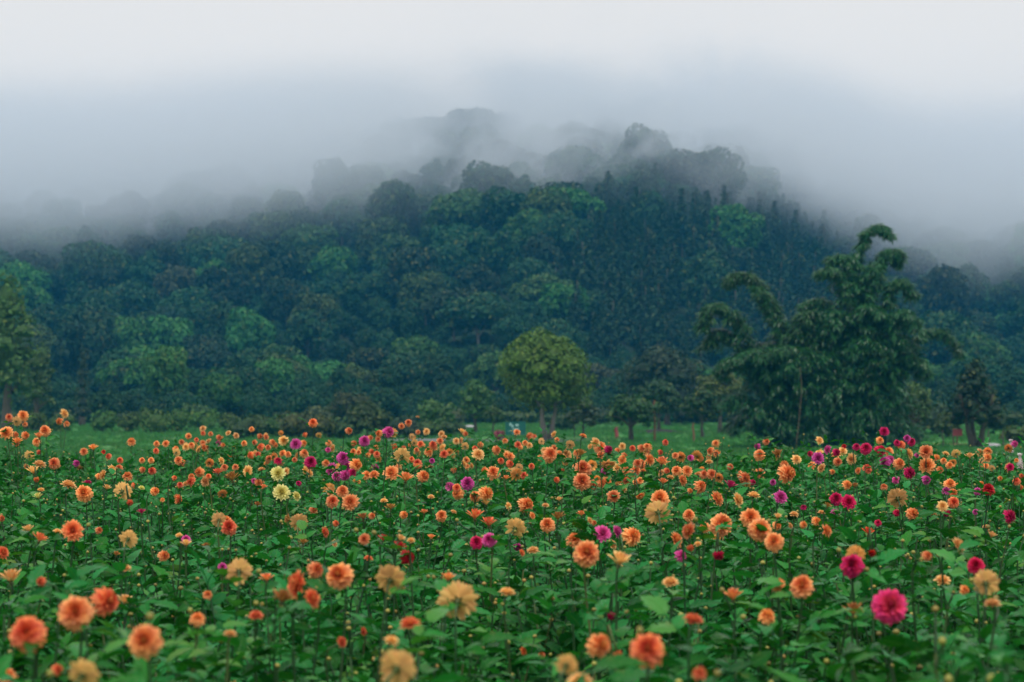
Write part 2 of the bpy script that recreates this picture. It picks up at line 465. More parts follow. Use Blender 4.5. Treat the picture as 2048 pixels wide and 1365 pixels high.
ICO_V = None
def ico():
    global ICO_V, ICO_F
    if ICO_V is None:
        t = (1 + 5 ** .5) / 2
        V = np.array([(-1, t, 0), (1, t, 0), (-1, -t, 0), (1, -t, 0), (0, -1, t), (0, 1, t), (0, -1, -t), (0, 1, -t), (t, 0, -1), (t, 0, 1), (-t, 0, -1), (-t, 0, 1)], float)
        ICO_V = V / np.linalg.norm(V, axis=1, keepdims=True)
        ICO_F = np.array([(0, 11, 5), (0, 5, 1), (0, 1, 7), (0, 7, 10), (0, 10, 11), (1, 5, 9), (5, 11, 4), (11, 10, 2), (10, 7, 6), (7, 1, 8), (3, 9, 4), (3, 4, 2), (3, 2, 6), (3, 6, 8), (3, 8, 9), (4, 9, 5), (2, 4, 11), (6, 2, 10), (8, 6, 7), (9, 8, 1)])
    return ICO_V, ICO_F

def crown_mesh(name, lobes, per_area, size, seed, mat, core=0.72, asp=1.5, under=0.35, jit=0.55, droop=0.25, inner=0.25):
    """lobes: list of (centre, radii). Leaf clumps over and inside each lobe, small dark cores inside."""
    g = np.random.default_rng(seed)
    VV, FF, AA = [], [], []; off = 0
    C = np.array([l[0] for l in lobes]); R = np.array([l[1] if np.ndim(l[1]) else (l[1],) * 3 for l in lobes], float)
    for c, r in zip(C, R):
        n = max(8, int(per_area * 4 * PI * (r[0] * r[1] + r[1] * r[2] + r[0] * r[2]) / 3))
        D = unit(n, g)
        keep = (D[:, 2] > -0.35) | (g.random(n) < under)
        D = D[keep]; n = len(D)
        rad = np.where(g.random(n) < inner, g.uniform(0.5, 0.95, n), g.uniform(0.9, 1.1, n))
        Q = c + D * r * rad[:, None]
        inside = np.zeros(n, bool)
        for c2, r2 in zip(C, R):
            if c2 is c: continue
            inside |= (((Q - c2) / r2) ** 2).sum(1) < 0.55
        Q = Q[~inside]; D = D[~inside]
        if not len(Q): continue
        Nn = D / r; Nn /= np.linalg.norm(Nn, axis=1, keepdims=True)
        Nn = Nn + unit(len(Q), g) * jit + np.array([0, 0, 0.25]); Nn /= np.linalg.norm(Nn, axis=1, keepdims=True)
        V, F, A = leaf_quads(Q, Nn, size, g, asp, droop)
        VV.append(V); FF.append(F + off); AA.append(A); off += len(V)
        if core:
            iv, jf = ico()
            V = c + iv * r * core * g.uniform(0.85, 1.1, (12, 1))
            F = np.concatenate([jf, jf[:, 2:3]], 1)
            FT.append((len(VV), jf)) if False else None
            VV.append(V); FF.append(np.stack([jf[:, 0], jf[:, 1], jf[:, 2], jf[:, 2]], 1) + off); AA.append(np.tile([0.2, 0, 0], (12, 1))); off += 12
    V = np.concatenate(VV); F = np.concatenate(FF); A = np.concatenate(AA)
    faces = [tuple(f) if f[2] != f[3] else tuple(f[:3]) for f in F.tolist()]
    me = bpy.data.meshes.new(name); me.from_pydata(V.tolist(), [], faces)
    me.materials.append(mat)
    at = me.attributes.new('pp', 'FLOAT_VECTOR', 'POINT'); at.data.foreach_set('vector', A.astype(np.float32).ravel())
    me.update()
    return me

def trunk_mesh(name, h, r, limbs, seed, mat, spread=0.6, forks=1, sides=7):
    """Tapered trunk to height h; limbs = [(end point, start height fraction)]."""
    g = random.Random(seed); mb = MB()
    base = []
    n = 6
    bend = Vector((g.uniform(-.06, .06), g.uniform(-.06, .06), 0)) * h
    pts = [Vector((0, 0, -0.15)) if i == 0 else Vector((bend.x * (i / n) ** 2 + g.uniform(-1, 1) * r * .3, bend.y * (i / n) ** 2 + g.uniform(-1, 1) * r * .3, h * i / n)) for i in range(n + 1)]
    rad = [r * (1.5 if i == 0 else 1.1 if i == 1 else 1 - 0.6 * i / n) for i in range(n + 1)]
    tube(mb, pts, rad, sides)
    for end, st in limbs:
        k = st * n; i = min(int(k), n - 1); p0 = pts[i].lerp(pts[i + 1], k - i)
        e = Vector(end); m_ = p0.lerp(e, 0.5) + Vector((g.uniform(-.05, .05) * h, g.uniform(-.05, .05) * h, 0.06 * h))
        c = bez([p0, m_, e], 6)
        r0 = r * (1 - 0.6 * st) * 0.7
        tube(mb, c, [r0 * (1 - 0.75 * j / 6) for j in range(7)], max(5, sides - 2))
    return mb.mesh(name, [mat])

def broad_lobes(seed, w, h, z0, n=12, flat=0.75, irregular=0.25):
    """Lobes of a broadleaf crown of half-width w, from z0 to z0+h."""
    g = np.random.default_rng(seed)
    L_ = [((0, 0, z0 + h * 0.5), (w * .62, w * .62, h * .42))]
    for i in range(n):
        a = i * 2.399 + g.uniform(-.4, .4)
        t = (i + .5) / n
        zz = z0 + h * (0.2 + 0.62 * t)
        rr = w * math.sqrt(max(0.05, 1 - (2 * (0.12 + .8 * t) - 1) ** 2 * 0.8)) * 0.62 * g.uniform(1 - irregular, 1 + irregular * .6)
        s = w * g.uniform(0.28, 0.44)
        L_.append(((rr * math.cos(a), rr * math.sin(a), zz), (s, s, s * flat)))
    for i in range(3):
        a = g.uniform(0, 2 * PI)
        L_.append(((w * .2 * math.cos(a), w * .2 * math.sin(a), z0 + h * g.uniform(.75, .86)), (w * .36, w * .36, h * .2)))
    return L_

# forest tree bank: unit metres, broadleaf trees ~9 m tall, crown ~8 m wide
BANK = []
for k, (w, h, z0, n, fl, ir) in enumerate([(4.0, 5.6, 3.0, 16, .85, .4), (3.4, 6.4, 3.2, 15, .95, .4), (4.5, 4.6, 4.2, 16, .7, .45), (3.0, 5.0, 3.0, 12, .9, .4),
                                           (3.8, 7.2, 3.0, 19, .9, .45), (4.2, 3.0, 6.8, 9, .5, .7), (2.5, 7.0, 2.6, 14, 1.0, .35), (3.4, 4.2, 2.2, 11, .85, .45)]):
    lob = broad_lobes(100 + k, w, h, z0, n, fl, ir)
    cm = crown_mesh('forest_crown', lob, 9.5, 0.42, 200 + k, M_CROWN, core=0.6, inner=0.35, jit=0.65)
    limbs = [((l[0][0] * .8, l[0][1] * .8, l[0][2]), 0.5 + 0.04 * i) for i, l in enumerate(lob[2:7])]
    tm = trunk_mesh('forest_trunk', z0 + h * .5, 0.2, limbs, 300 + k, M_BARKP if k in (2, 5) else M_BARK, sides=6)
    BANK.append((cm, tm, w, z0 + h))

def pine_crown(name, h, w, seed, mat, per=26, z0=0.25, size=0.5):
    """Conical crown of whorls of drooping needle sprays."""
    g = np.random.default_rng(seed)
    VV, FF, AA = [], [], []; off = 0
    tiers = 15
    for i in range(tiers):
        t = (i + .3) / tiers
        z = h * (z0 + (1 - z0) * t); R_ = w * (1 - t) ** 0.75 * g.uniform(.8, 1.1) + 0.1
        nb = max(5, int(9 * (1 - t) + 4))
        for b in range(nb):
            a = g.uniform(0, 2 * PI); ln = R_ * g.uniform(.65, 1.1)
            m = max(3, int(per * ln / w * .45))
            s = np.linspace(.25, 1, m)
            Q = np.stack([np.cos(a) * ln * s, np.sin(a) * ln * s, z - 0.22 * ln * s ** 2 + 0.1 * ln * s], 1) + g.normal(0, .13, (m, 3)) * np.array([1, 1, .8])
            Nn = np.tile([math.cos(a) * .35, math.sin(a) * .35, .8], (m, 1)) + g.normal(0, .4, (m, 3)); Nn /= np.linalg.norm(Nn, axis=1, keepdims=True)
            V, F, A = leaf_quads(Q, Nn, size, g, 2.0, 0.3)
            VV.append(V); FF.append(F + off); AA.append(A); off += len(V)
    return quad_mesh(name, np.concatenate(VV), np.concatenate(FF), np.concatenate(AA), [mat])
PBANK = []
for k in range(4):
    h = (13, 11.5, 14, 12)[k]; w = (2.1, 1.9, 2.3, 1.8)[k]
    cm = pine_crown('pine_crown', h, w, 400 + k, M_CROWN, z0=.32)
    tm = trunk_mesh('pine_trunk', h * .97, 0.17, [], 410 + k, M_BARK, sides=6)
    PBANK.append((cm, tm, w, h))

def col_var(c, g, s=0.18):
    k = g.uniform(1 - s, 1 + s)
    return (max(0, c[0] * k * g.uniform(.88, 1.12)), c[1] * k, max(0, c[2] * k * g.uniform(.88, 1.12)), 1)

# ------------------------------------------------------------------ forest on the hill
g = np.random.default_rng(5)
cand = []
y = 158.0
while y < 575:
    sp = 5.0 if y < 200 else 6.4 + (y - 204) * 0.005
    half = 0.275 * y + 14
    x = -half + g.uniform(0, sp)
    while x < half:
        cand.append((x + g.uniform(-.38, .38) * sp, y + g.uniform(-.45, .45) * sp))
        x += sp * g.uniform(.85, 1.2)
    y += sp * 0.92
cand = np.array(cand)
cz = np.maximum(hill_z(cand[:, 0], cand[:, 1]), LAWN)
cpx, cpy = to_px(cand[:, 0], cand[:, 1], cz)
def in_pines(px, py, y):
    # the pine stand on the spur
    return (px > 1120 + max(0, (py - 520)) * 0.12 + max(0, 560 - py) * 0.75) & (px < 1790 - max(0, py - 560) * 0.2) & (py > 455) & (y > 205) & (y < 430)
FCOL = {'dark green': (0.005, 0.036, 0.016), 'mid green': (0.009, 0.07, 0.024), 'bright green': (0.03, 0.155, 0.03), 'olive': (0.035, 0.085, 0.02), 'russet tinged': (0.04, 0.06, 0.028)}
FNAMES = ['dark green', 'mid green', 'bright green', 'olive', 'russet tinged']
trees = []
for (x, y), z, px, py in zip(cand, cz, cpx, cpy):
    if in_pines(px, py, y) and g.random() < 0.93:
        trees.append(dict(x=x, y=y, z=z, px=px, py=py, kind='pine', k=int(g.integers(4)), s=g.uniform(.5, .68), c='dark green'))
    else:
        clump = math.sin(x * .06 + 2) + math.sin(y * .05 + x * .03)
        w_ = [.38, .37, .13, .11, .01]
        if clump > 0.9: w_ = [.15, .35, .34, .15, .01]
        if y < 250: w_ = [.18, .35, .33, .13, .01]
        c = g.choice(FNAMES, p=w_)
        k = int(g.choice(8, p=[.21, .18, .14, .13, .15, .0, .09, .10]))
        s = g.uniform(.5, 1.25) * (0.4 if y < 180 else 0.55 if y < 220 else 0.8 if y < 270 else 1.0)
        trees.append(dict(x=x, y=y, z=z, px=px, py=py, kind='broad', k=k, s=s, c=c))
# extra pines to thicken the stand
for _ in range(1500):
    y = g.uniform(228, 430); x = g.uniform(-10, 95)
    z = float(hill_z(x, y)); px, py = to_px(x, y, z)
    if in_pines(px, py, y):
        trees.append(dict(x=x, y=y, z=z, px=px, py=py, kind='pine', k=int(g.integers(4)), s=g.uniform(.48, .68), c='dark green'))
# landmark trees on the crest
LAND = [  # px, top py, distance, bank, scale, colour, label
    (1020, 222, 500, 4, 1.15, 'dark green', 'tall dark tree at the left end of the hilltop, crown rising out of mist'),
    (1085, 240, 505, 2, 1.25, 'dark green', 'broad dark tree on the hilltop right of its leftmost tall tree'),
    (1255, 222, 505, 5, 1.15, 'dark green', 'sparse umbrella shaped tree standing alone in mist on the hilltop'),
    (1330, 233, 495, 4, 1.55, 'dark green', 'largest dark domed tree on the hilltop right of the umbrella tree'),
    (1435, 264, 490, 0, 1.35, 'dark green', 'wide open crowned tree on the crest right of the domed tree'),
    (1483, 268, 488, 6, 1.0, 'dark green', 'ragged dark tree at the right edge of the wide crest tree'),
    (1560, 316, 470, 1, 1.0, 'mid green', 'rounded tree on the right shoulder of the hill below the crest'),
    (1180, 258, 505, 1, 1.15, 'mid green', 'faint pale tree in drifting mist between the hilltop clumps'),
    (1515, 258, 545, 4, 1.2, 'dark green', 'ghostly tree fading into cloud behind the right crest'),
    (1663, 292, 540, 5, 1.1, 'dark green', 'thin bare topped tree fading into cloud on right slope'),
    (865, 395, 420, 0, 1.05, 'bright green', 'bright green dome tree at mid slope left of centre'),
    (1247, 415, 395, 1, .9, 'bright green', 'pale green rounded tree above the pine stand left edge'),
    (1322, 392, 400, 6, .72, 'yellow', 'pale yellow green slender tree high above the pine stand'),
    (1340, 445, 380, 3, .72, 'yellow', 'yellow green bushy tree at the top of the pine stand'),
    (1512, 452, 385, 6, .5, 'yellow', 'small lime coloured tree top poking from the pine stand'),
    (1740, 425, 370, 1, .95, 'olive', 'olive round tree on the slope behind the bamboo tip'),
    (870, 590, 300, 4, .8, 'olive', 'large bushy olive tree on lower middle slope'),
    (640, 620, 280, 0, .85, 'mid green', 'wide mid green tree on lower slope left of centre'),
    (745, 628, 275, 2, .62, 'olive', 'yellowish flat crowned tree on lower slope'),
    (1130, 600, 290, 7, .55, 'lime', 'bright lime shrub tree at the left foot of pines'),
    (225, 672, 235, 3, .75, 'bright green', 'bright green tree left of hedge, beside a dark conical tree'),
]
FCOL['yellow'] = (0.13, 0.17, 0.05); FCOL['lime'] = (0.09, 0.2, 0.03)
for px, ty, d, k, s, c, lab in LAND:
    top = P(px, ty, d)
    z = top.z - BANK[k][3] * s
    trees.append(dict(x=top.x, y=d, z=min(z, float(hill_z(top.x, d)) + 1.0) if s < 0.9 else z, px=px, py=ty + 60, kind='broad', k=k, s=s, c=c, label=lab))
for t in trees:
    B = BANK if t['kind'] == 'broad' else PBANK
    t['size'] = B[t['k']][2] * 2 * t['s'] / t['y'] * FPX
HA = [(t['px'], t['py'] - t['size'] * .4, sh) for t, sh in zip([t for t in trees if t.get('label')], [
    'tall leftmost hilltop tree', 'broad dark hilltop tree', 'umbrella hilltop tree', 'domed hilltop tree', 'wide crest tree', 'ragged crest tree', 'right shoulder tree', 'faint misty tree',
    'ghostly crest tree', 'bare topped slope tree', 'bright dome tree', 'pale rounded tree', 'pale yellow slender tree', 'yellow bushy tree', 'lime tree top', 'olive bamboo tip tree',
    'large bushy olive tree', 'wide mid green tree', 'yellowish flat tree', 'lime shrub tree', 'bright tree beside cone'])]
HA += [(1093, 668, 'round lawn tree'), (22, 560, 'yellow left edge tree'), (330, 815, 'hedge row'), (950, 762, 'small dome tree'), (1950, 718, 'dark conical tree'), (1660, 640, 'bamboo clump'), (165, 690, 'narrow dark cone tree')]
ORD = ['', 'second nearest ', 'third nearest ', 'fourth nearest ', 'fifth nearest ', 'sixth nearest ', 'seventh nearest ', 'eighth nearest ', 'ninth nearest ', 'tenth nearest ', 'eleventh nearest ', 'twelfth nearest ', 'thirteenth nearest ', 'fourteenth nearest ', 'fifteenth nearest '] + [w + ' nearest ' for w in 'sixteenth seventeenth eighteenth nineteenth twentieth twenty-first twenty-second twenty-third twenty-fourth twenty-fifth twenty-sixth twenty-seventh twenty-eighth twenty-ninth thirtieth'.split()]
def dir_word(dx, dy):
    a = math.degrees(math.atan2(-dy, dx)) % 360
    return ['right of', 'above right of', 'above', 'above left of', 'left of', 'below left of', 'below', 'below right of'][int(((a + 22.5) % 360) // 45)]
CRN = ['round headed', 'oval', 'broad', 'small round', 'billowing', 'umbrella shaped', 'narrow', 'low']
def hill_labels(lst):
    keyed = {}
    for t in lst:
        if t.get('label'): continue
        px, py = t['px'], t['py'] - t['size'] * .5
        b_ = min(HA, key=lambda h: (h[0] - px) ** 2 + ((h[1] - py) * 1.3) ** 2)
        w = dir_word(px - b_[0], py - b_[1])
        head = 'slender dark pine' if t['kind'] == 'pine' else f"{t['c']} {CRN[t['k']]} forest tree"
        keyed.setdefault((head, w, b_[2]), []).append(((px - b_[0]) ** 2 + (py - b_[1]) ** 2, id(t), t))
    for (head, w, sh), l_ in keyed.items():
        for r, (_, _, t) in enumerate(sorted(l_, key=lambda q: q[:2])):
            t['lab'] = f'{head}, {ORD[min(r, 29)]}{w} the {sh}'
def vis(t): return 20 < t['px'] + 40 < 2108
def place_tree(t, name, B):
    e = empty(name, (t['x'], t['y'], t['z'] - 0.3), g.uniform(0, 2 * PI))
    zs = g.uniform(.82, 1.25) if not t.get('label') else 1; e.scale = (t['s'] * g.uniform(.85, 1.15), t['s'], t['s'] * zs)
    cr = new_obj('crown', B[t['k']][0], e); tr = new_obj('trunk', B[t['k']][1], e)
    cr.color = col_var(FCOL[t['c']] if t['kind'] != 'pine' else (0.014, 0.056, 0.024), g)
    lab = t.get('label') or t['lab']
    tag(e, lab, 'tree', 'pines of the stand on the hill' if t['kind'] == 'pine' else 'broadleaf trees of the hill forest')
    return e
broad = [t for t in trees if t['kind'] == 'broad']; pines = [t for t in trees if t['kind'] == 'pine']
def split(lst, n):
    s = sorted([t for t in lst if vis(t) and t['z'] + 6 * t['s'] > 0], key=lambda t: (0 if t.get('label') else 1, -t['size']))
    own = s[:n]; ids = {id(t) for t in own}
    return own, [t for t in lst if id(t) not in ids]
own_b, rest_b = split(broad, 285); own_p, rest_p = split(pines, 200)
hill_labels(own_b); hill_labels(own_p)
for t in own_b: place_tree(t, 'forest_tree', BANK)
for t in own_p: place_tree(t, 'pine_tree', PBANK)

def forest_stuff(name, lst, B, mat, seed):
    gg = np.random.default_rng(seed)
    protos = []
    for cm, tm, w, h in B:
        mm = cm.copy(); mm.materials[0] = mat
        protos.append(new_obj('forest_mass_tree', mm, linked=False))
    pts = [(t['x'], t['y'], t['z'] - .3) for t in lst]
    o = scatter(name, pts, np.stack([np.zeros(len(lst)), np.zeros(len(lst)), gg.uniform(0, 6.28, len(lst))], 1), [(t['s'],) * 3 for t in lst], [t['k'] for t in lst], protos)
    return tag(o, kind='stuff')
forest_stuff('forest', rest_b, BANK, M_FOREST, 1)
M_PINEF = foliage_mat('pine_needles', (0.014, 0.056, 0.024), rough=.65, transl=.1, spec=.2, var=.55, warm=(.05, .05, .02))
forest_stuff('pine_forest', rest_p, PBANK, M_PINEF, 2)

# low undergrowth between the trunks (stuff)
gu = np.random.default_rng(14); n = 5200
uy = gu.uniform(150, 540, n); ux = gu.uniform(-.29, .29, n) * uy
uz = np.maximum(hill_z(ux, uy), LAWN)
protos = []
for k in (3, 7, 1):
    mm = BANK[k][0].copy(); mm.materials[0] = M_FOREST; mm.transform(Matrix.Translation((0, 0, -BANK[k][3] * .45))); protos.append(new_obj('undergrowth_clump', mm, linked=False))
us = gu.uniform(.22, .5, n)
o = scatter('undergrowth', np.stack([ux, uy, uz], 1), np.stack([np.zeros(n), np.zeros(n), gu.uniform(0, 6.28, n)], 1), np.repeat(us[:, None], 3, 1), gu.integers(0, 3, n), protos); tag(o, kind='stuff')

# ------------------------------------------------------------------ shrubs, hedge and trees around the lawn
def lawn_d(py): return FPX * (CAM_Z - LAWN) / (py - HORIZON)

def garden_tree(px, base, top, halfw, col, label, crown_from=0.3, seed=0, name='garden_tree', n=14, flat=.8, size=0.16, dens=28, trunks=1, bark=M_BARK, trunk_r=None, group=None, irregular=.25, lobes=None, cat='tree', tilt=0):
    d = lawn_d(base); m = d / FPX
    H = (base - top) * m; w = halfw * m
    e = empty(name, (*P(px, base, d).xy, LAWN))
    z0 = H * crown_from
    lob = lobes(w, H) if lobes else broad_lobes(seed, w, H - z0, z0, n, flat, irregular)
    cm = crown_mesh('crown', lob, dens, size, seed + 1, M_CROWN, core=0.66, inner=.3, jit=.6)
    c = new_obj('crown', cm, e); c.color = (*col, 1)
    r = trunk_r or max(0.05, 0.035 * H)
    for k in range(trunks):
        a = 2 * PI * k / max(1, trunks) + seed
        sel = lob[1 + k::trunks][:5]
        off = (trunks > 1) * r * 1.3
        limbs = [((l[0][0] - math.cos(a) * off, l[0][1] - math.sin(a) * off, l[0][2]), 0.45 + .07 * i) for i, l in enumerate(sel)]
        tm = trunk_mesh('trunk', z0 + (H - z0) * .45, r, limbs, seed + 5 + k, bark)
        to = new_obj('trunk', tm, e, (math.cos(a) * off, math.sin(a) * off, 0))
        if trunks > 1: to.rotation_euler = (-math.sin(a) * .22, math.cos(a) * .22, 0)
    tag(e, label, cat, group)
    return e

garden_tree(1093, 882, 666, 106, (0.075, 0.18, 0.024), 'round olive green tree with forked pale trunk on the lawn', .24, 21, 'round_tree', 28, .8, .15, 34, 3, M_BARKP, .12, irregular=.38)
garden_tree(950, 866, 762, 42, (0.045, 0.125, 0.03), 'small dense dome shaped tree left of the round lawn tree', .16, 31, 'garden_tree', 12)
garden_tree(986, 868, 812, 24, (0.045, 0.12, 0.03), 'little mushroom shaped tree beside the teal sign', .4, 41, 'garden_tree', 9, .7)
garden_tree(1166, 878, 800, 46, (0.05, 0.085, 0.045), 'loose low grey green tree right of the round lawn tree', .2, 51, 'garden_tree', 11, .6, .13, 16)
garden_tree(1262, 884, 790, 60, (0.028, 0.09, 0.028), 'spreading low tree with dark trunk left of the brown post', .32, 61, 'garden_tree', 13, .6, trunks=2)
garden_tree(1318, 866, 760, 52, (0.02, 0.07, 0.026), 'dark spreading tree on mulch mound behind the brown post', .3, 71, 'garden_tree', 12, .65)
garden_tree(1404, 878, 778, 44, (0.02, 0.075, 0.026), 'dark open tree at the left edge of the bamboo', .32, 81, 'garden_tree', 12, .7)
garden_tree(1440, 868, 742, 58, (0.075, 0.115, 0.03), 'yellow green flat topped tree behind the left bamboo edge', .45, 91, 'garden_tree', 11, .45)
garden_tree(1335, 852, 700, 95, (0.016, 0.042, 0.022), 'large dark bushy tree behind the lawn posts', .12, 101, 'garden_tree', 16, .7, .22, 18)
garden_tree(1832, 890, 768, 40, (0.055, 0.115, 0.035), 'pale green goblet shaped tree right of the bamboo', .3, 111, 'garden_tree', 12, .95, trunks=2)
def cone_lobes(w, H):
    gg = np.random.default_rng(7); L_ = []
    for i in range(24):
        t = (i + .5) / 24; a = i * 2.4
        ww = w * (1 - t) ** .7 * (.9 if t > .12 else .8)
        s = w * (.36 - .16 * t)
        L_.append(((ww * .72 * math.cos(a) * gg.uniform(.8, 1.1), ww * .72 * math.sin(a), H * (.27 + .68 * t)), (s, s, s * .85)))
    return L_
garden_tree(1950, 895, 718, 70, (0.010, 0.042, 0.02), 'dark conical tree with several trunks at the right edge', .3, 121, 'garden_tree', trunks=3, lobes=cone_lobes, dens=24)
garden_tree(14, 868, 560, 66, (0.055, 0.12, 0.028), 'tall yellow green feathery tree cut by the left frame edge', .12, 131, 'garden_tree', 20, .9, .2, 16)
garden_tree(74, 862, 690, 42, (0.05, 0.11, 0.03), 'lower yellow green tree beside the tall left edge tree', .15, 141, 'garden_tree', 12, .85, .18, 18)
garden_tree(165, 852, 690, 20, (0.012, 0.035, 0.02), 'narrow dark conical tree on the left before the hill', .1, 151, 'garden_tree', lobes=lambda w, H: [((0, 0, H * t), (w * (1.05 - t * .75),) * 2 + (H * .1,)) for t in (.16, .28, .4, .52, .64, .76, .87)], dens=26)
garden_tree(872, 868, 800, 46, (0.05, 0.115, 0.03), 'low bright green shrub tree left of the dome tree', .08, 161, 'garden_tree', 10, .7)
garden_tree(735, 878, 806, 48, (0.035, 0.085, 0.025), 'olive rounded bush standing behind the magenta dahlias', .05, 171, 'bush', 10, .8, cat='bush')
garden_tree(700, 858, 785, 46, (0.045, 0.075, 0.028), 'taller brownish bush behind the magenta dahlias', .08, 181, 'bush', 10, .8, cat='bush')

def bush(px, base, top, halfw, col, label, seed, group, name='bush', dens=26, size=.15, cat='bush'):
    d = lawn_d(base); m = d / FPX; H = (base - top) * m; w = halfw * m
    gg = np.random.default_rng(seed)
    lob = [((0, 0, H * .45), (w * .8, w * .6, H * .5))] + [((gg.uniform(-.65, .65) * w, gg.uniform(-.4, .4) * w, H * gg.uniform(.3, .72)), (w * gg.uniform(.3, .5), w * .4, H * gg.uniform(.25, .36))) for _ in range(8)]
    e = empty(name, (*P(px, base, d).xy, LAWN))
    c = new_obj('crown', crown_mesh('crown', lob, dens, size, seed, M_CROWN, core=.75, under=.8, jit=.6), e); c.color = (*col, 1)
    mb = MB()
    for k in range(4):
        a = k * 1.6
        tube(mb, bez([(0.1 * math.cos(a), .1 * math.sin(a), -.1), (.2 * w * math.cos(a), .2 * w * math.sin(a), H * .3), (.5 * w * math.cos(a), .4 * w * math.sin(a), H * .6)], 4), [.04, .035, .03, .02, .012], 5)
    new_obj('stems', mb.mesh('stems', [M_BARK]), e).name = 'branch'
    return tag(e, label, cat, group)

HG = 'clipped hedge bushes along the far left lawn'
HB = [(205, 866, 818, 30, 'leggy hedge bush, first of the row from the left'), (256, 866, 822, 26, 'second hedge bush of the far left row, lower than its neighbours'),
      (308, 868, 815, 34, 'third hedge bush of the far left row, wide and dark fronted'), (358, 866, 817, 29, 'fourth hedge bush of the far left row'),
      (405, 864, 820, 30, 'fifth hedge bush of the far left row, with pale tips'), (452, 862, 824, 26, 'sixth hedge bush of the far left row, small'), (60, 864, 824, 34, 'hedge bush behind the orange dahlias at far left'),
      (120, 866, 826, 30, 'hedge bush behind the tall peach dahlia at left')]
for i, (px, b, t, w, lab) in enumerate(HB):
    bush(px, b, t, w, (0.055, 0.13, 0.025), lab, 500 + i, HG, 'hedge_bush')
gb = np.random.default_rng(77)
SG = 'rough shrubs between the lawn and the hill'
ordn = ['first', 'second', 'third', 'fourth', 'fifth', 'sixth', 'seventh', 'eighth', 'ninth', 'tenth', 'eleventh', 'twelfth', 'thirteenth', 'fourteenth', 'fifteenth', 'sixteenth']
i = 0
for row, (b0, hmin, hmax) in enumerate([(846, 22, 50), (838, 24, 46)]):
    xs_ = np.arange(10, 960, 62 if row == 0 else 80) + gb.uniform(-18, 18, len(np.arange(10, 960, 62 if row == 0 else 80)))
    for j, px in enumerate(xs_):
        kind = int(gb.integers(4))
        col = [(0.04, 0.085, 0.03), (0.055, 0.115, 0.035), (0.03, 0.06, 0.028), (0.065, 0.09, 0.035)][kind]
        nm = ['mid green', 'bright green', 'dark', 'olive'][kind]
        hh = gb.uniform(hmin, hmax)
        ref = 'behind the hedge row' if px < 480 else 'behind the far dahlias' if px < 800 else 'left of the dome tree'
        lab = f'{nm} rough shrub {ref}, {ordn[j]} of the {"nearer" if row == 0 else "farther"} shrub row'
        bush(px, b0 + gb.uniform(-3, 4), b0 - hh, gb.uniform(26, 46), col, lab, 600 + i, SG, 'shrub', 16, .2)
        i += 1
for i2, (px, b, t, w, c_, lab) in enumerate([
        (500, 878, 828, 52, 0, 'low dark shrub right of the sixth hedge bush'), (560, 878, 828, 56, 1, 'low green shrub behind the far dahlias, left of the lone tall coral one'),
        (622, 879, 824, 60, 3, 'olive shrub directly behind the lone tall coral dahlia'), (680, 878, 832, 52, 0, 'low shrub right of the lone tall coral dahlia'),
        (790, 877, 828, 54, 2, 'dark low shrub behind the upper magenta dahlia'), (842, 876, 836, 48, 1, 'bright low shrub just left of the green shrub tree'),
        (900, 872, 838, 36, 0, 'small low shrub between shrub tree and dome tree')]):
    bush(px, b, t, w, [(0.035, 0.08, 0.025), (0.045, 0.12, 0.03), (0.022, 0.055, 0.025), (0.06, 0.095, 0.03)][c_], lab, 660 + i2, SG, 'shrub', 22, .16)
for px, b, t, w, col, lab in [(1120, 862, 826, 44, (0.03, .07, .025), 'low dark shrub behind the forked trunk of the round tree'), (1040, 850, 820, 40, (.045, .1, .03), 'bright low shrub behind the teal sign'),
                              (1210, 850, 812, 40, (.02, .05, .025), 'dark shrub at the back of the lawn left of spreading tree'), (1385, 850, 812, 44, (.018, .045, .022), 'dark shrub at the back of the lawn between two trees'),
                              (1500, 862, 800, 60, (.02, .055, .025), 'dark shrub hidden behind the left side of the bamboo'), (1895, 878, 822, 30, (.05, .1, .03), 'bright shrub between goblet tree and conical tree'),
                              (2030, 890, 850, 40, (.06, .13, .035), 'light green shrub under the right frame edge'), (1870, 870, 800, 46, (.03, .07, .03), 'dark green shrub behind the goblet shaped tree'),
                              (2000, 862, 818, 60, (.04, .09, .03), 'low green shrub behind the conical tree')]:
    bush(px, b, t, w, col, lab, 700 + int(px), None, 'shrub', 18, .18)

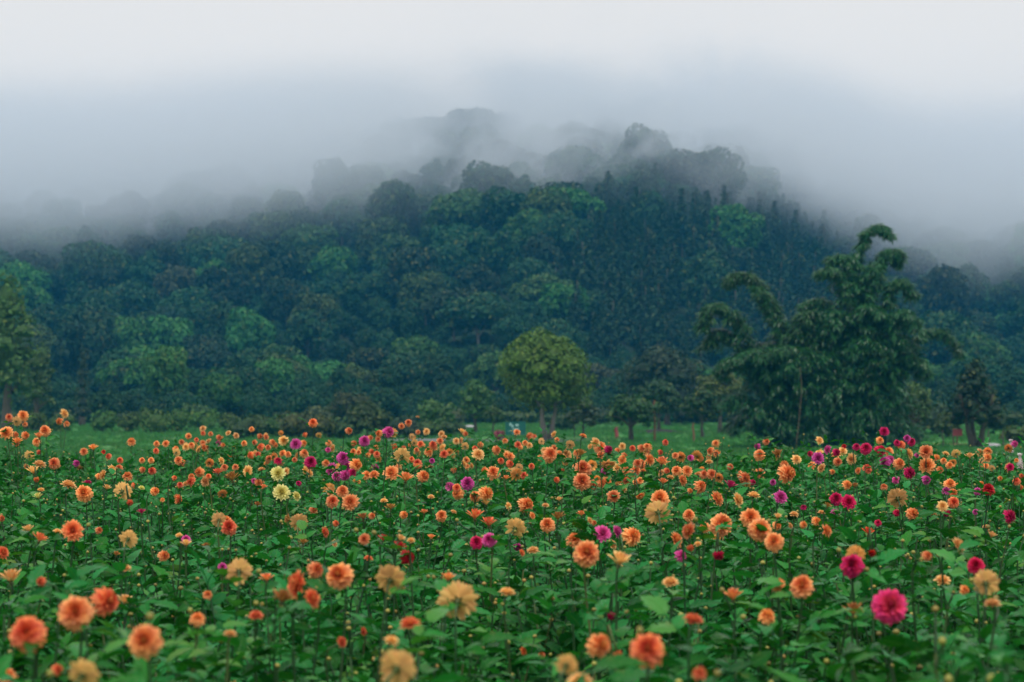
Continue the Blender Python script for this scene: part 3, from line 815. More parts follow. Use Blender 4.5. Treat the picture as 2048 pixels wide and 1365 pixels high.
# ------------------------------------------------------------------ bamboo
def build_bamboo():
    D0 = 84.0
    gg = np.random.default_rng(31); rr = random.Random(31)
    e = empty('bamboo_clump', (*P(1660, 897, D0).xy, LAWN))
    org = e.location.copy()
    paths = [
        ([(1640, 900), (1600, 760), (1562, 650), (1520, 572), (1483, 546), (1456, 566)], .26, 1.0),
        ([(1635, 900), (1590, 770), (1556, 660), (1535, 600), (1515, 575)], .28, 1.0),
        ([(1620, 900), (1560, 780), (1500, 680), (1456, 618), (1424, 612), (1408, 655)], .34, .9),
        ([(1610, 900), (1550, 790), (1480, 700), (1440, 660), (1415, 690)], .4, .9),
        ([(1600, 900), (1540, 800), (1490, 730), (1455, 720), (1440, 750)], .45, 1),
        ([(1590, 900), (1530, 830), (1480, 790), (1455, 810)], .5, 1),
        ([(1580, 900), (1530, 850), (1485, 835), (1462, 860)], .5, 1),
        ([(1720, 900), (1716, 720), (1708, 580), (1722, 490), (1752, 452), (1784, 470)], .24, .8),
        ([(1725, 900), (1725, 740), (1730, 600), (1758, 522), (1788, 500), (1800, 528)], .28, 1.1),
        ([(1730, 900), (1745, 740), (1770, 620), (1796, 562), (1826, 590)], .3, 1.0),
        ([(1740, 900), (1775, 790), (1815, 700), (1858, 662), (1893, 668), (1922, 710)], .25, .85),
        ([(1735, 900), (1770, 800), (1800, 730), (1830, 720), (1850, 750)], .36, 1.0),
        ([(1700, 900), (1690, 740), (1672, 640), (1640, 600), (1606, 612)], .3, 1.0),
        ([(1705, 900), (1700, 720), (1690, 600), (1668, 540), (1636, 548)], .3, 1.1),
        ([(1710, 900), (1708, 700), (1705, 570), (1690, 515), (1660, 518)], .36, 1.2),
        ([(1715, 900), (1722, 700), (1738, 570), (1752, 530)], .42, 1.3),
        ([(1690, 900), (1660, 770), (1625, 700), (1590, 690), (1570, 720)], .4, 1.0),
        ([(1680, 900), (1650, 800), (1620, 760), (1585, 770)], .45, 1.1),
    ]
    for k in range(84):                                     # the body: shorter culms arching out on all sides
        bx = rr.uniform(1560, 1770); hx = bx + rr.uniform(-55, 60)
        top = rr.uniform(610, 850)
        if hx < 1600: top = max(top, 690)
        ex = hx + (1 if hx > 1680 else -1) * rr.uniform(15, 60)
        ex = min(max(ex, 1475), 1832)
        paths.append(([(bx, 900), ((bx + hx) / 2, (900 + top) / 2), (hx, top), (ex, top + rr.uniform(5, 55))], .5, 1.25))
    for pi_, (pp, wid, dens) in enumerate(paths):
        depth = rr.uniform(-1.6, 1.6) if pi_ > 17 else rr.uniform(-.9, .9)
        pts = []
        for j, (px, py) in enumerate(pp):
            dd = D0 + depth * (.4 + .6 * j / (len(pp) - 1)) * (1.0)
            v = P(px, py, dd)
            if j == 0: v.z = LAWN - 0.1
            pts.append(v - org)
        c = bez(pts, 26)
        mb = MB(); tube(mb, c, [.042 * (1 - .85 * i / 26) for i in range(27)], 6)
        cul = new_obj('culm', mb.mesh('culm', [M_CULM]), e)
        # leaf sprays along the culm
        length = sum((c[i + 1] - c[i]).length for i in range(26))
        # leafy branches at the culm's nodes, each drooping outwards with sprays of leaves along it
        nn = max(6, int(length * 4.2 * dens))
        node = np.linspace(.12 if pi_ > 6 else .28, 1.0, nn) + gg.normal(0, .008, nn)
        nb = 3
        s = np.clip(np.repeat(node, nb), 0, 1); m_ = len(s)
        idx = s * 26; i0 = np.minimum(idx.astype(int), 25); fr = idx - i0
        C = np.array([tuple(v) for v in c])
        Q0 = C[i0] * (1 - fr)[:, None] + C[i0 + 1] * fr[:, None]
        lb = unit(m_, gg); lb[:, 2] = np.abs(lb[:, 2]) * .45
        bl = wid * gg.uniform(.5, 2.2, m_) * (1.2 - .75 * s)
        npb = 4
        f_ = np.tile(np.array([.25, .5, .78, 1.0]), m_)
        Q = np.repeat(Q0, npb, 0) + np.repeat(lb * bl[:, None], npb, 0) * f_[:, None]
        Q[:, 2] -= (np.repeat(bl, npb) * f_) ** 1.6 * .75
        lat = np.repeat(lb, npb, 0); nsp = len(Q); nl = 10
        Qn = np.repeat(Q, nl, 0); n = len(Qn)
        out = np.repeat(lat, nl, 0)
        dirv = out * np.array([.8, .8, .2]) + unit(n, gg) * .75 + np.array([0, 0, -.75]); dirv /= np.linalg.norm(dirv, axis=1, keepdims=True)
        side = np.cross(dirv, np.array([0, 0, 1.0])) + unit(n, gg) * .5; side -= dirv * (side * dirv).sum(1, keepdims=True); side /= np.linalg.norm(side, axis=1, keepdims=True)
        nv = np.cross(side, dirv); nv *= np.sign(nv[:, 2:3] + 1e-6)
        ln = gg.uniform(.22, .42, n)[:, None]; wd = ln * .062
        st = Qn + unit(n, gg) * .07
        V = np.stack([st, st + dirv * ln * .35 - side * wd + nv * ln * .05, st + dirv * ln * .35 + side * wd + nv * ln * .05,
                      st + dirv * ln * .72 - side * wd * .7, st + dirv * ln * .72 + side * wd * .7, st + dirv * ln - nv * ln * .12], 1).reshape(-1, 3)
        b = np.arange(n)[:, None] * 6
        F = np.concatenate([b + np.array([0, 1, 2, 2]), b + np.array([1, 3, 4, 2]), b + np.array([3, 5, 4, 4])], 0)
        faces = [tuple(f) if f[2] != f[3] else tuple(f[:3]) for f in F.tolist()]
        A = np.zeros((n, 6, 3)); A[:, :, 0] = np.repeat(gg.random(nsp), nl)[:, None] * .6 + gg.random(n)[:, None] * .4
        me = bpy.data.meshes.new('foliage'); me.from_pydata(V.tolist(), [], faces); me.materials.append(M_BAMBOO)
        at = me.attributes.new('pp', 'FLOAT_VECTOR', 'POINT'); at.data.foreach_set('vector', A.astype(np.float32).ravel())
        fo = new_obj('foliage', me, cul); fo['kind'] = 'stuff'
    mb = MB(); v = [P(1592, 898, D0 - 2.3) - org, P(1599, 830, D0 - 2.3) - org, P(1603, 780, D0 - 2.3) - org, P(1600, 735, D0 - 2.2) - org]
    tube(mb, bez(v, 12), [.014 - .0005 * i for i in range(13)], 6)
    o = new_obj('culm', mb.mesh('culm', [M_DEADC]), e); o['label'] = 'pale dead culm in front of the leaves'
    tag(e, 'huge dark green bamboo clump with arching plumes at the right', 'bamboo')
build_bamboo()

# ------------------------------------------------------------------ small things on the lawn
def box(mb, x0, x1, y0, y1, z0, z1, mat=0):
    mb.add([(x0, y0, z0), (x1, y0, z0), (x1, y1, z0), (x0, y1, z0), (x0, y0, z1), (x1, y0, z1), (x1, y1, z1), (x0, y1, z1)],
           [(0, 3, 2, 1), (4, 5, 6, 7), (0, 1, 5, 4), (1, 2, 6, 5), (2, 3, 7, 6), (3, 0, 4, 7)], mat)

def sign_board(px, base, w, h, z0, mat, name, label, marks):
    d = lawn_d(base); e = empty(name, (*P(px, base, d).xy, LAWN))
    mb = MB(); box(mb, -w / 2, w / 2, -.02, .02, z0, z0 + h); bo = new_obj('board', mb.mesh('board', [mat], False), e)
    mb = MB(); tube(mb, [(0, .05, -.1), (0, .05, z0 + h * .9)], [.03, .03], 8); new_obj('post', mb.mesh('post', [M_POST]), e)
    for (x0, x1, a, b) in marks:
        mb = MB(); box(mb, x0 * w, x1 * w, -.026, -.021, z0 + a * h, z0 + b * h)
        new_obj('marking', mb.mesh('marking', [M_WHITE], False), bo)
    return tag(e, label, 'sign')
sign_board(1031, 886, .96, .62, .38, M_SIGN, 'notice_board', 'small teal notice board with blurred white print on the lawn',
           [(-.3, -.2, .7, .9), (-.2, -.1, .58, .76), (.0, .16, .66, .82), (-.16, .18, .42, .5), (-.34, -.16, .28, .32), (-.1, .16, .26, .31), (-.16, .1, .1, .14)])
sign_board(1915, 895, .42, .3, .5, M_REDS, 'red_sign', 'small red sign on a post before the conical tree', [])
def post(px, base, top, r, label, mat=M_POST):
    d = lawn_d(base); H = (base - top) * d / FPX
    mb = MB(); tube(mb, bez([(0, 0, -.1), (.02, 0, H * .4), (-.03, .01, H * .8), (0, 0, H)], 8), [r * (1.1 - .03 * i) for i in range(9)], 8)
    tube(mb, [(0, 0, H), (0, 0, H + .03)], [r * 1.25, r * .9], 8)
    o = new_obj('wooden_post', mb.mesh('wooden_post', [mat]), None, (*P(px, base, d).xy, LAWN))
    return tag(o, label, 'post', 'wooden posts on the lawn')
post(1309, 884, 803, .055, 'tall thin brown post on the lawn beside the spreading tree')
post(1387, 886, 848, .05, 'short brown post left of the bamboo')
post(1233, 878, 856, .09, 'stubby red brown post left of the spreading tree', M_REDS)
for i, (px, lab) in enumerate([(1886, 'thin dark fence post right of the goblet tree'), (1906, 'thin dark post next to the red sign'), (1978, 'thin dark post right of the conical trunks'), (2006, 'rightmost thin dark post before the shrub')]):
    post(px, 896, 862, .03, lab, M_BARK)
# pink flowering shrub by the teal sign
e = bush(1000, 882, 858, 13, (0.33, 0.06, 0.11), 'small dusky pink shrub left of the teal notice board', 801, None, 'flowering_shrub', 40, .1)
e = bush(912, 862, 848, 22, (0.08, 0.05, 0.05), 'low brown shrub at the foot of the dome tree', 802, None, 'shrub', 30, .1)
bush(110, 842, 812, 40, (0.1, 0.17, 0.2), 'shrub with pale blue specks left of the hedge row', 803, None, 'flowering_shrub', 18, .16)
bush(272, 838, 808, 18, (0.06, 0.16, 0.22), 'small blue tinged shrub above the third hedge bush', 804, None, 'flowering_shrub', 24, .14)
# rocks
def rock(px, base, w, h, label):
    gg = np.random.default_rng(int(px)); d = lawn_d(base)
    iv, jf = ico(); V = iv * np.array([w, w * .7, h]) * gg.uniform(.8, 1.15, (12, 1)) + np.array([0, 0, h * .4])
    mb = MB(); mb.add(V, [tuple(f) for f in jf.tolist()])
    o = new_obj('rock', mb.mesh('rock', [M_ROCK], False), None, (*P(px, base, d).xy, LAWN))
    o.modifiers.new('subdiv', 'SUBSURF').levels = 2; o.modifiers['subdiv'].render_levels = 2
    return tag(o, label, 'rock')
rock(940, 858, .55, .22, 'pale grey rock at the foot of the dome tree')
rock(1985, 897, .5, .2, 'pale rock under the conical tree')
# mulch mound
mb = MB()
nR, nA = 6, 28; V = [(0, 0, .22)]; F = []
for i in range(1, nR + 1):
    for k in range(nA):
        a = 2 * PI * k / nA; rr_ = i / nR * (1 + .08 * math.sin(3 * a) + .05 * math.sin(7 * a + 1))
        V.append((1.5 * rr_ * math.cos(a), 1.9 * rr_ * math.sin(a), .22 * math.cos(min(1, i / nR) * PI / 2) - .01))
for k in range(nA): F.append((0, 1 + k, 1 + (k + 1) % nA))
for i in range(nR - 1):
    for k in range(nA): F.append((1 + i * nA + k, 1 + (i + 1) * nA + k, 1 + (i + 1) * nA + (k + 1) % nA, 1 + i * nA + (k + 1) % nA))
mb.add(V, F)
o = new_obj('mulch_bed', mb.mesh('mulch_bed', [M_MULCH]), None, (*P(1318, 866, lawn_d(866)).xy, LAWN + .01)); tag(o, kind='structure')
# globe lamp
d = lawn_d(876); e = empty('globe_lamp', (*P(1149, 876, d).xy, LAWN)); H = (876 - 804) * d / FPX
mb = MB(); tube(mb, [(0, 0, -.1), (0, 0, H - .1)], [.03, .025], 8); new_obj('lamp_post', mb.mesh('lamp_post', [M_BARK]), e)
mb = MB(); prof = [(-.1, .04), (-.08, .075), (-.03, .1), (.03, .1), (.075, .075), (.1, .03)]
tube(mb, [(0, 0, H + a) for a, r in prof], [r for a, r in prof], 12); new_obj('globe', mb.mesh('globe', [M_GLOBE]), e)
tag(e, 'small white globe on a thin post right of the round tree', 'lamp')

# grass tufts on the lawn (stuff)
def tuft(seed, n=26, h=.13, r=.2):
    gg = np.random.default_rng(seed); VV = []; FF = []; AA = []
    for i in range(n):
        a = gg.uniform(0, 6.28); rr_ = r * math.sqrt(gg.random()); x, y = rr_ * math.cos(a), rr_ * math.sin(a)
        b = gg.uniform(0, 6.28); hh = h * gg.uniform(.5, 1.2); wx, wy = .012 * math.cos(b), .012 * math.sin(b); lx, ly = gg.normal(0, .04, 2)
        o_ = len(VV); VV += [(x - wx, y - wy, -.02), (x + wx, y + wy, -.02), (x + lx + wx * .5, y + ly + wy * .5, hh * .7), (x + lx * 1.8, y + ly * 1.8, hh)]
        FF.append((o_, o_ + 1, o_ + 2, o_ + 3)); t = gg.random(); AA += [(t, 0, 0)] * 4
    me = quad_mesh('grass_tuft', np.array(VV), np.array(FF), np.array(AA), [M_GRASS])
    return new_obj('grass_tuft', me, linked=False)
gt = np.random.default_rng(9); n = 16000
yy = gt.uniform(40, 150, n) ; xx = gt.uniform(-.31, .31, n) * yy
yy = yy[:]; ok = ~((np.abs(yy - 99) < 3) & (xx > -7) & (xx < 4)) & ~((np.abs(yy - 91.5) < 1.6) & (xx > 15.5))
xx, yy = xx[ok], yy[ok]; n = len(xx)
o = scatter('grass', np.stack([xx, yy, gz(yy) + .0], 1), np.stack([np.zeros(n), np.zeros(n), gt.uniform(0, 6.28, n)], 1), np.repeat(gt.uniform(.6, 1.5, (n, 1)), 3, 1), gt.integers(0, 4, n), [tuft(k) for k in range(4)])
tag(o, kind='stuff')

# ------------------------------------------------------------------ dahlias
def leaflet(L_=0.11, W=0.06, droop=.35, fold=.25, seed=0):
    """Toothed ovate leaflet along +X, base at the origin: arrays of verts, faces, attributes."""
    gg = random.Random(seed); rows = 9
    V = [(0, 0, 0)]; A = [(0, 0, 0)]; F = []
    for i in range(1, rows):
        v = i / rows; w = W * .5 * math.sin(PI * min(1, v ** .72)) ** .9 * (1 + (.14 if i % 2 else -.13)) 
        x = L_ * v; z = -droop * L_ * v * v
        tw = gg.uniform(-.1, .1) * w
        V += [(x - .08 * w, -w, z + fold * w + tw), (x, 0, z), (x - .08 * w, w, z + fold * w - tw)]
        A += [(0, v, 1), (0, v, 0), (0, v, 1)]
    V.append((L_, 0, -droop * L_)); A.append((0, 1, 0))
    F += [(0, 1, 2), (0, 2, 3)]
    for i in range(rows - 2):
        b = 1 + 3 * i
        F += [(b, b + 3, b + 4, b + 1), (b + 1, b + 4, b + 5, b + 2)]
    b = 1 + 3 * (rows - 2); e_ = len(V) - 1
    F += [(b, e_, b + 1), (b + 1, e_, b + 2)]
    return np.array(V), F, np.array(A)

def xf(V, M):
    M = np.array(M); return V @ M[:3, :3].T + M[:3, 3]

def add_leaf(mb, M, s, rnd, seed, n=3):
    """Compound leaf: stalk and n leaflets, into mb through matrix M (leaf along +X)."""
    g_ = random.Random(seed)
    stalk = .05 * s
    tube_pts = [M @ Vector((0, 0, 0)), M @ Vector((stalk * .5, 0, .004)), M @ Vector((stalk + .06 * s, 0, 0))]
    tube(mb, tube_pts, [.0022, .002, .0015], 4, 0, (rnd * .7, 0, 0), cap=False)
    specs = [(stalk + .05 * s, 0, 1.0)] + ([(stalk, 1.0, .72), (stalk, -1.0, .72)] if n >= 3 else []) 
    for x, a, k in specs:
        V, F, A = leaflet(.105 * s * k, .052 * s * k, g_.uniform(.1, .75), g_.uniform(.15, .55), seed)
        R_ = Matrix.Translation((x, 0, 0)) @ Matrix.Rotation(a * g_.uniform(.8, 1.1), 4, 'Z') @ Matrix.Rotation(g_.uniform(-.4, .4), 4, 'X')
        A = A.copy(); A[:, 0] = min(1, max(0, rnd + g_.uniform(-.12, .12)))
        mb.add(xf(V, M @ R_), F, 0, A)

def bush_proto(seed, H=1.0, stems=11):
    """One dahlia plant's leafy body: branching stems with opposite compound leaves, side buds."""
    g_ = random.Random(seed); mb = MB()
    for s in range(stems):
        a = 2 * PI * s / stems + g_.uniform(-.3, .3); lean = g_.uniform(.06, .34)
        h = H * g_.uniform(.72, 1.08)
        tip = Vector((math.cos(a) * lean, math.sin(a) * lean, h))
        c = bez([(math.cos(a) * .03, math.sin(a) * .03, 0), (tip.x * .6, tip.y * .6, h * .5), tip], 10)
        tube(mb, c, [.007 - .0004 * i for i in range(11)], 5, 1, (g_.random(), 0, 0), cap=False)
        for j in range(10):
            t = .3 + .7 * j / 9
            p = c[min(10, int(t * 10))]
            base = g_.uniform(0, PI)
            size = g_.uniform(.62, 1.22) * (1.15 - .45 * max(0, (t - .7) / .3))
            for k in (0, 1):
                az = base + PI * k + g_.uniform(-.3, .3)
                el = g_.uniform(-.45, 1.1)
                M = Matrix.Translation(p) @ Matrix.Rotation(az, 4, 'Z') @ Matrix.Rotation(-el, 4, 'Y') @ Matrix.Rotation(g_.uniform(-1, 1), 4, 'X')
                add_leaf(mb, M, size, min(1, max(0, g_.gauss(.5, .22))), g_.randrange(10 ** 6), 3 if g_.random() < .75 else 1)
        if g_.random() < .22:
            q = c[10] + Vector((g_.uniform(-.03, .03), g_.uniform(-.03, .03), g_.uniform(.05, .14)))
            tube(mb, [c[10], q], [.003, .0025], 4, 1, cap=False)
            lathe_bud(mb, q, g_.uniform(.005, .010), g_.random())
    return mb

def lathe_bud(mb, q, r, rnd, mat=2):
    prof = [(-.9, .35), (-.6, .85), (0, 1), (.55, .8), (.9, .4), (1.05, .08)]
    tube(mb, [Vector(q) + Vector((0, 0, a * r)) for a, _ in prof], [b * r for _, b in prof], 7, mat, (rnd, 0, 0))

PLANTS = []
for k in range(8):
    mb = bush_proto(900 + k)
    me = mb.mesh('dahlia_plant', [M_LEAF, M_STEM, M_BUD])
    PLANTS.append(new_obj('dahlia_plant', me, linked=False))

# petals -----------------------------------------------------------
def petal(t, var, nl=5):
    """Petal of ring t (0 heart, 1 rim) for a bloom of radius 1, along +X, bloom axis +Z. var 0 ball, 1 flat, 2 shaggy."""
    phi0 = {0: 84 - 118 * t, 1: 82 - 84 * t, 2: 80 - 104 * t}[var]
    curl = {0: 38 - 62 * t, 1: 30 - 34 * t, 2: 14 - 52 * t}[var]
    L_ = .34 + .62 * t ** .8
    W = (.12 + .085 * t) * (1.0 if var == 0 else .85)
    cup = .55 - .3 * t
    x, z = .05 + .1 * t, {0: .38, 1: .2, 2: .3}[var] * (1 - t) - .02
    V = [(0, 0, z * .6 - .05)]; A = [(0, t)]
    F = []
    for i in range(1, nl + 1):
        v = i / nl
        ph = math.radians(phi0 + curl * v)
        x += math.cos(ph) * L_ / nl; z += math.sin(ph) * L_ / nl
        w = W * (math.sin(PI * min(.93, .18 + .74 * v)) ** .7) * (1 if i < nl else .42)
        nx, nz = -math.sin(ph), math.cos(ph)
        c = cup * w
        V += [(x + nx * c, -w, z + nz * c), (x, 0, z), (x + nx * c, w, z + nz * c)]
        A += [(v, t)] * 3
    F += [(0, 1, 2), (0, 2, 3)]
    for i in range(nl - 1):
        b = 1 + 3 * i
        F += [(b, b + 3, b + 4, b + 1), (b + 1, b + 4, b + 5, b + 2)]
    return np.array(V), F, np.array(A)

def calyx(mb, mat):
    prof = [(-.30, .045), (-.26, .12), (-.16, .2), (-.08, .22), (.02, .14)]
    tube(mb, [(0, 0, a) for a, _ in prof], [b for _, b in prof], 9, mat, (.4, 0, 0))
    for k in range(6):
        a = k * PI / 3
        V = np.array([(.1, -.06, -.2), (.1, .06, -.2), (.3, .05, -.24), (.42, 0, -.32), (.3, -.05, -.24)])
        mb.add(xf(V, Matrix.Rotation(a, 4, 'Z')), [(0, 1, 2, 3, 4)], mat, (.5, 0, 0))

def bloom_plan(var, seed):
    g_ = random.Random(seed); N_ = {0: 120, 1: 110, 2: 110}[var]
    t0 = {0: 0.0, 1: .06, 2: .0}[var]
    out = []
    for i in range(N_):
        t = t0 + (1 - t0) * ((i + .5) / N_) ** .75
        out.append((min(1, max(0, t + g_.uniform(-.03, .03))), i * 2.39996 + g_.uniform(-.12, .12), g_.uniform(.9, 1.1), g_.uniform(-.12, .12), g_.random()))
    return out

def bloom_mesh(var, seed):
    mb = MB(); root = mb.add([(0, 0, -.08)], [])
    for t, a, s, tilt, r in bloom_plan(var, seed):
        V, F, A = petal(t, var)
        M = Matrix.Rotation(a, 4, 'Z') @ Matrix.Rotation(tilt, 4, 'Y') @ Matrix.Scale(s, 4)
        at = np.concatenate([A, np.full((len(A), 1), r)], 1)
        b = mb.n; V2 = xf(V, M)
        mb.add(V2[1:], [], 0, at[1:])
        for f in F:                                           # every petal grows from the shared heart vertex
            mb.f.append(tuple(0 if i == 0 else b + i - 1 for i in f)); mb.m.append(0)
    calyx(mb, 1)
    me = mb.mesh('bloom', [None, M_CALYX])
    return me
BLOOMS = [[bloom_mesh(v, 40 + 10 * v + k) for k in range(3)] for v in range(3)]
# petal bank for the large blooms
RINGS = 12
PETALS = []
for v in range(3):
    row = []
    for k in range(RINGS):
        V, F, A = petal((k + .5) / RINGS, v, 6)
        mb = MB(); mb.add(V, F, 0, np.concatenate([A, np.full((len(A), 1), .5)], 1))
        row.append(mb.mesh('petal', [None]))
    PETALS.append(row)
def core_mesh():
    mb = MB(); prof = [(-.12, .1), (-.02, .16), (.1, .15), (.2, .08), (.24, .02)]
    tube(mb, [(0, 0, a) for a, _ in prof], [b for _, b in prof], 9, 0, (.2, 0, .5)); calyx(mb, 1)
    return mb.mesh('bloom', [None, M_CALYX])
CORE = core_mesh()
def half_bloom_mesh(seed):
    """A bloom still opening or going over: upright petals in a tight cup."""
    mb = MB(); g_ = random.Random(seed); mb.add([(0, 0, -.08)], [])
    for i in range(26):
        t = .25 * (i + .5) / 26 + .0
        V, F, A = petal(t, 2)
        V = V * np.array([1.1, 1.3, 1.9]) * (1 if i < 20 else 1.15)
        M = Matrix.Rotation(i * 2.4, 4, 'Z') @ Matrix.Rotation(.1 + .6 * i / 26 + g_.uniform(-.1, .1), 4, 'Y')
        A = A.copy(); A[:, 1] = (i + .5) / 26
        at = np.concatenate([A, np.full((len(A), 1), g_.random())], 1)
        b = mb.n; V2 = xf(V, M); mb.add(V2[1:], [], 0, at[1:])
        for f in F:
            mb.f.append(tuple(0 if k == 0 else b + k - 1 for k in f)); mb.m.append(0)
    calyx(mb, 1)
    return mb.mesh('bloom', [None, M_CALYX])
HALF = [half_bloom_mesh(k) for k in range(3)]
LEAVES = []
for k in range(5):
    mb = MB(); add_leaf(mb, Matrix.Rotation(-.3, 4, 'Y'), 1.15, .35 + .12 * k, 77 + k, 3)
    LEAVES.append(mb.mesh('leaf', [M_LEAF]))
mb = MB(); lathe_bud(mb, (0, 0, .09), .0085, .5, 0); tube(mb, [(0, 0, 0), (.01, 0, .05), (0, 0, .085)], [.003, .0028, .0025], 5, 1)
BUDS = [mb.mesh('bud', [M_BUD, M_STEM])]

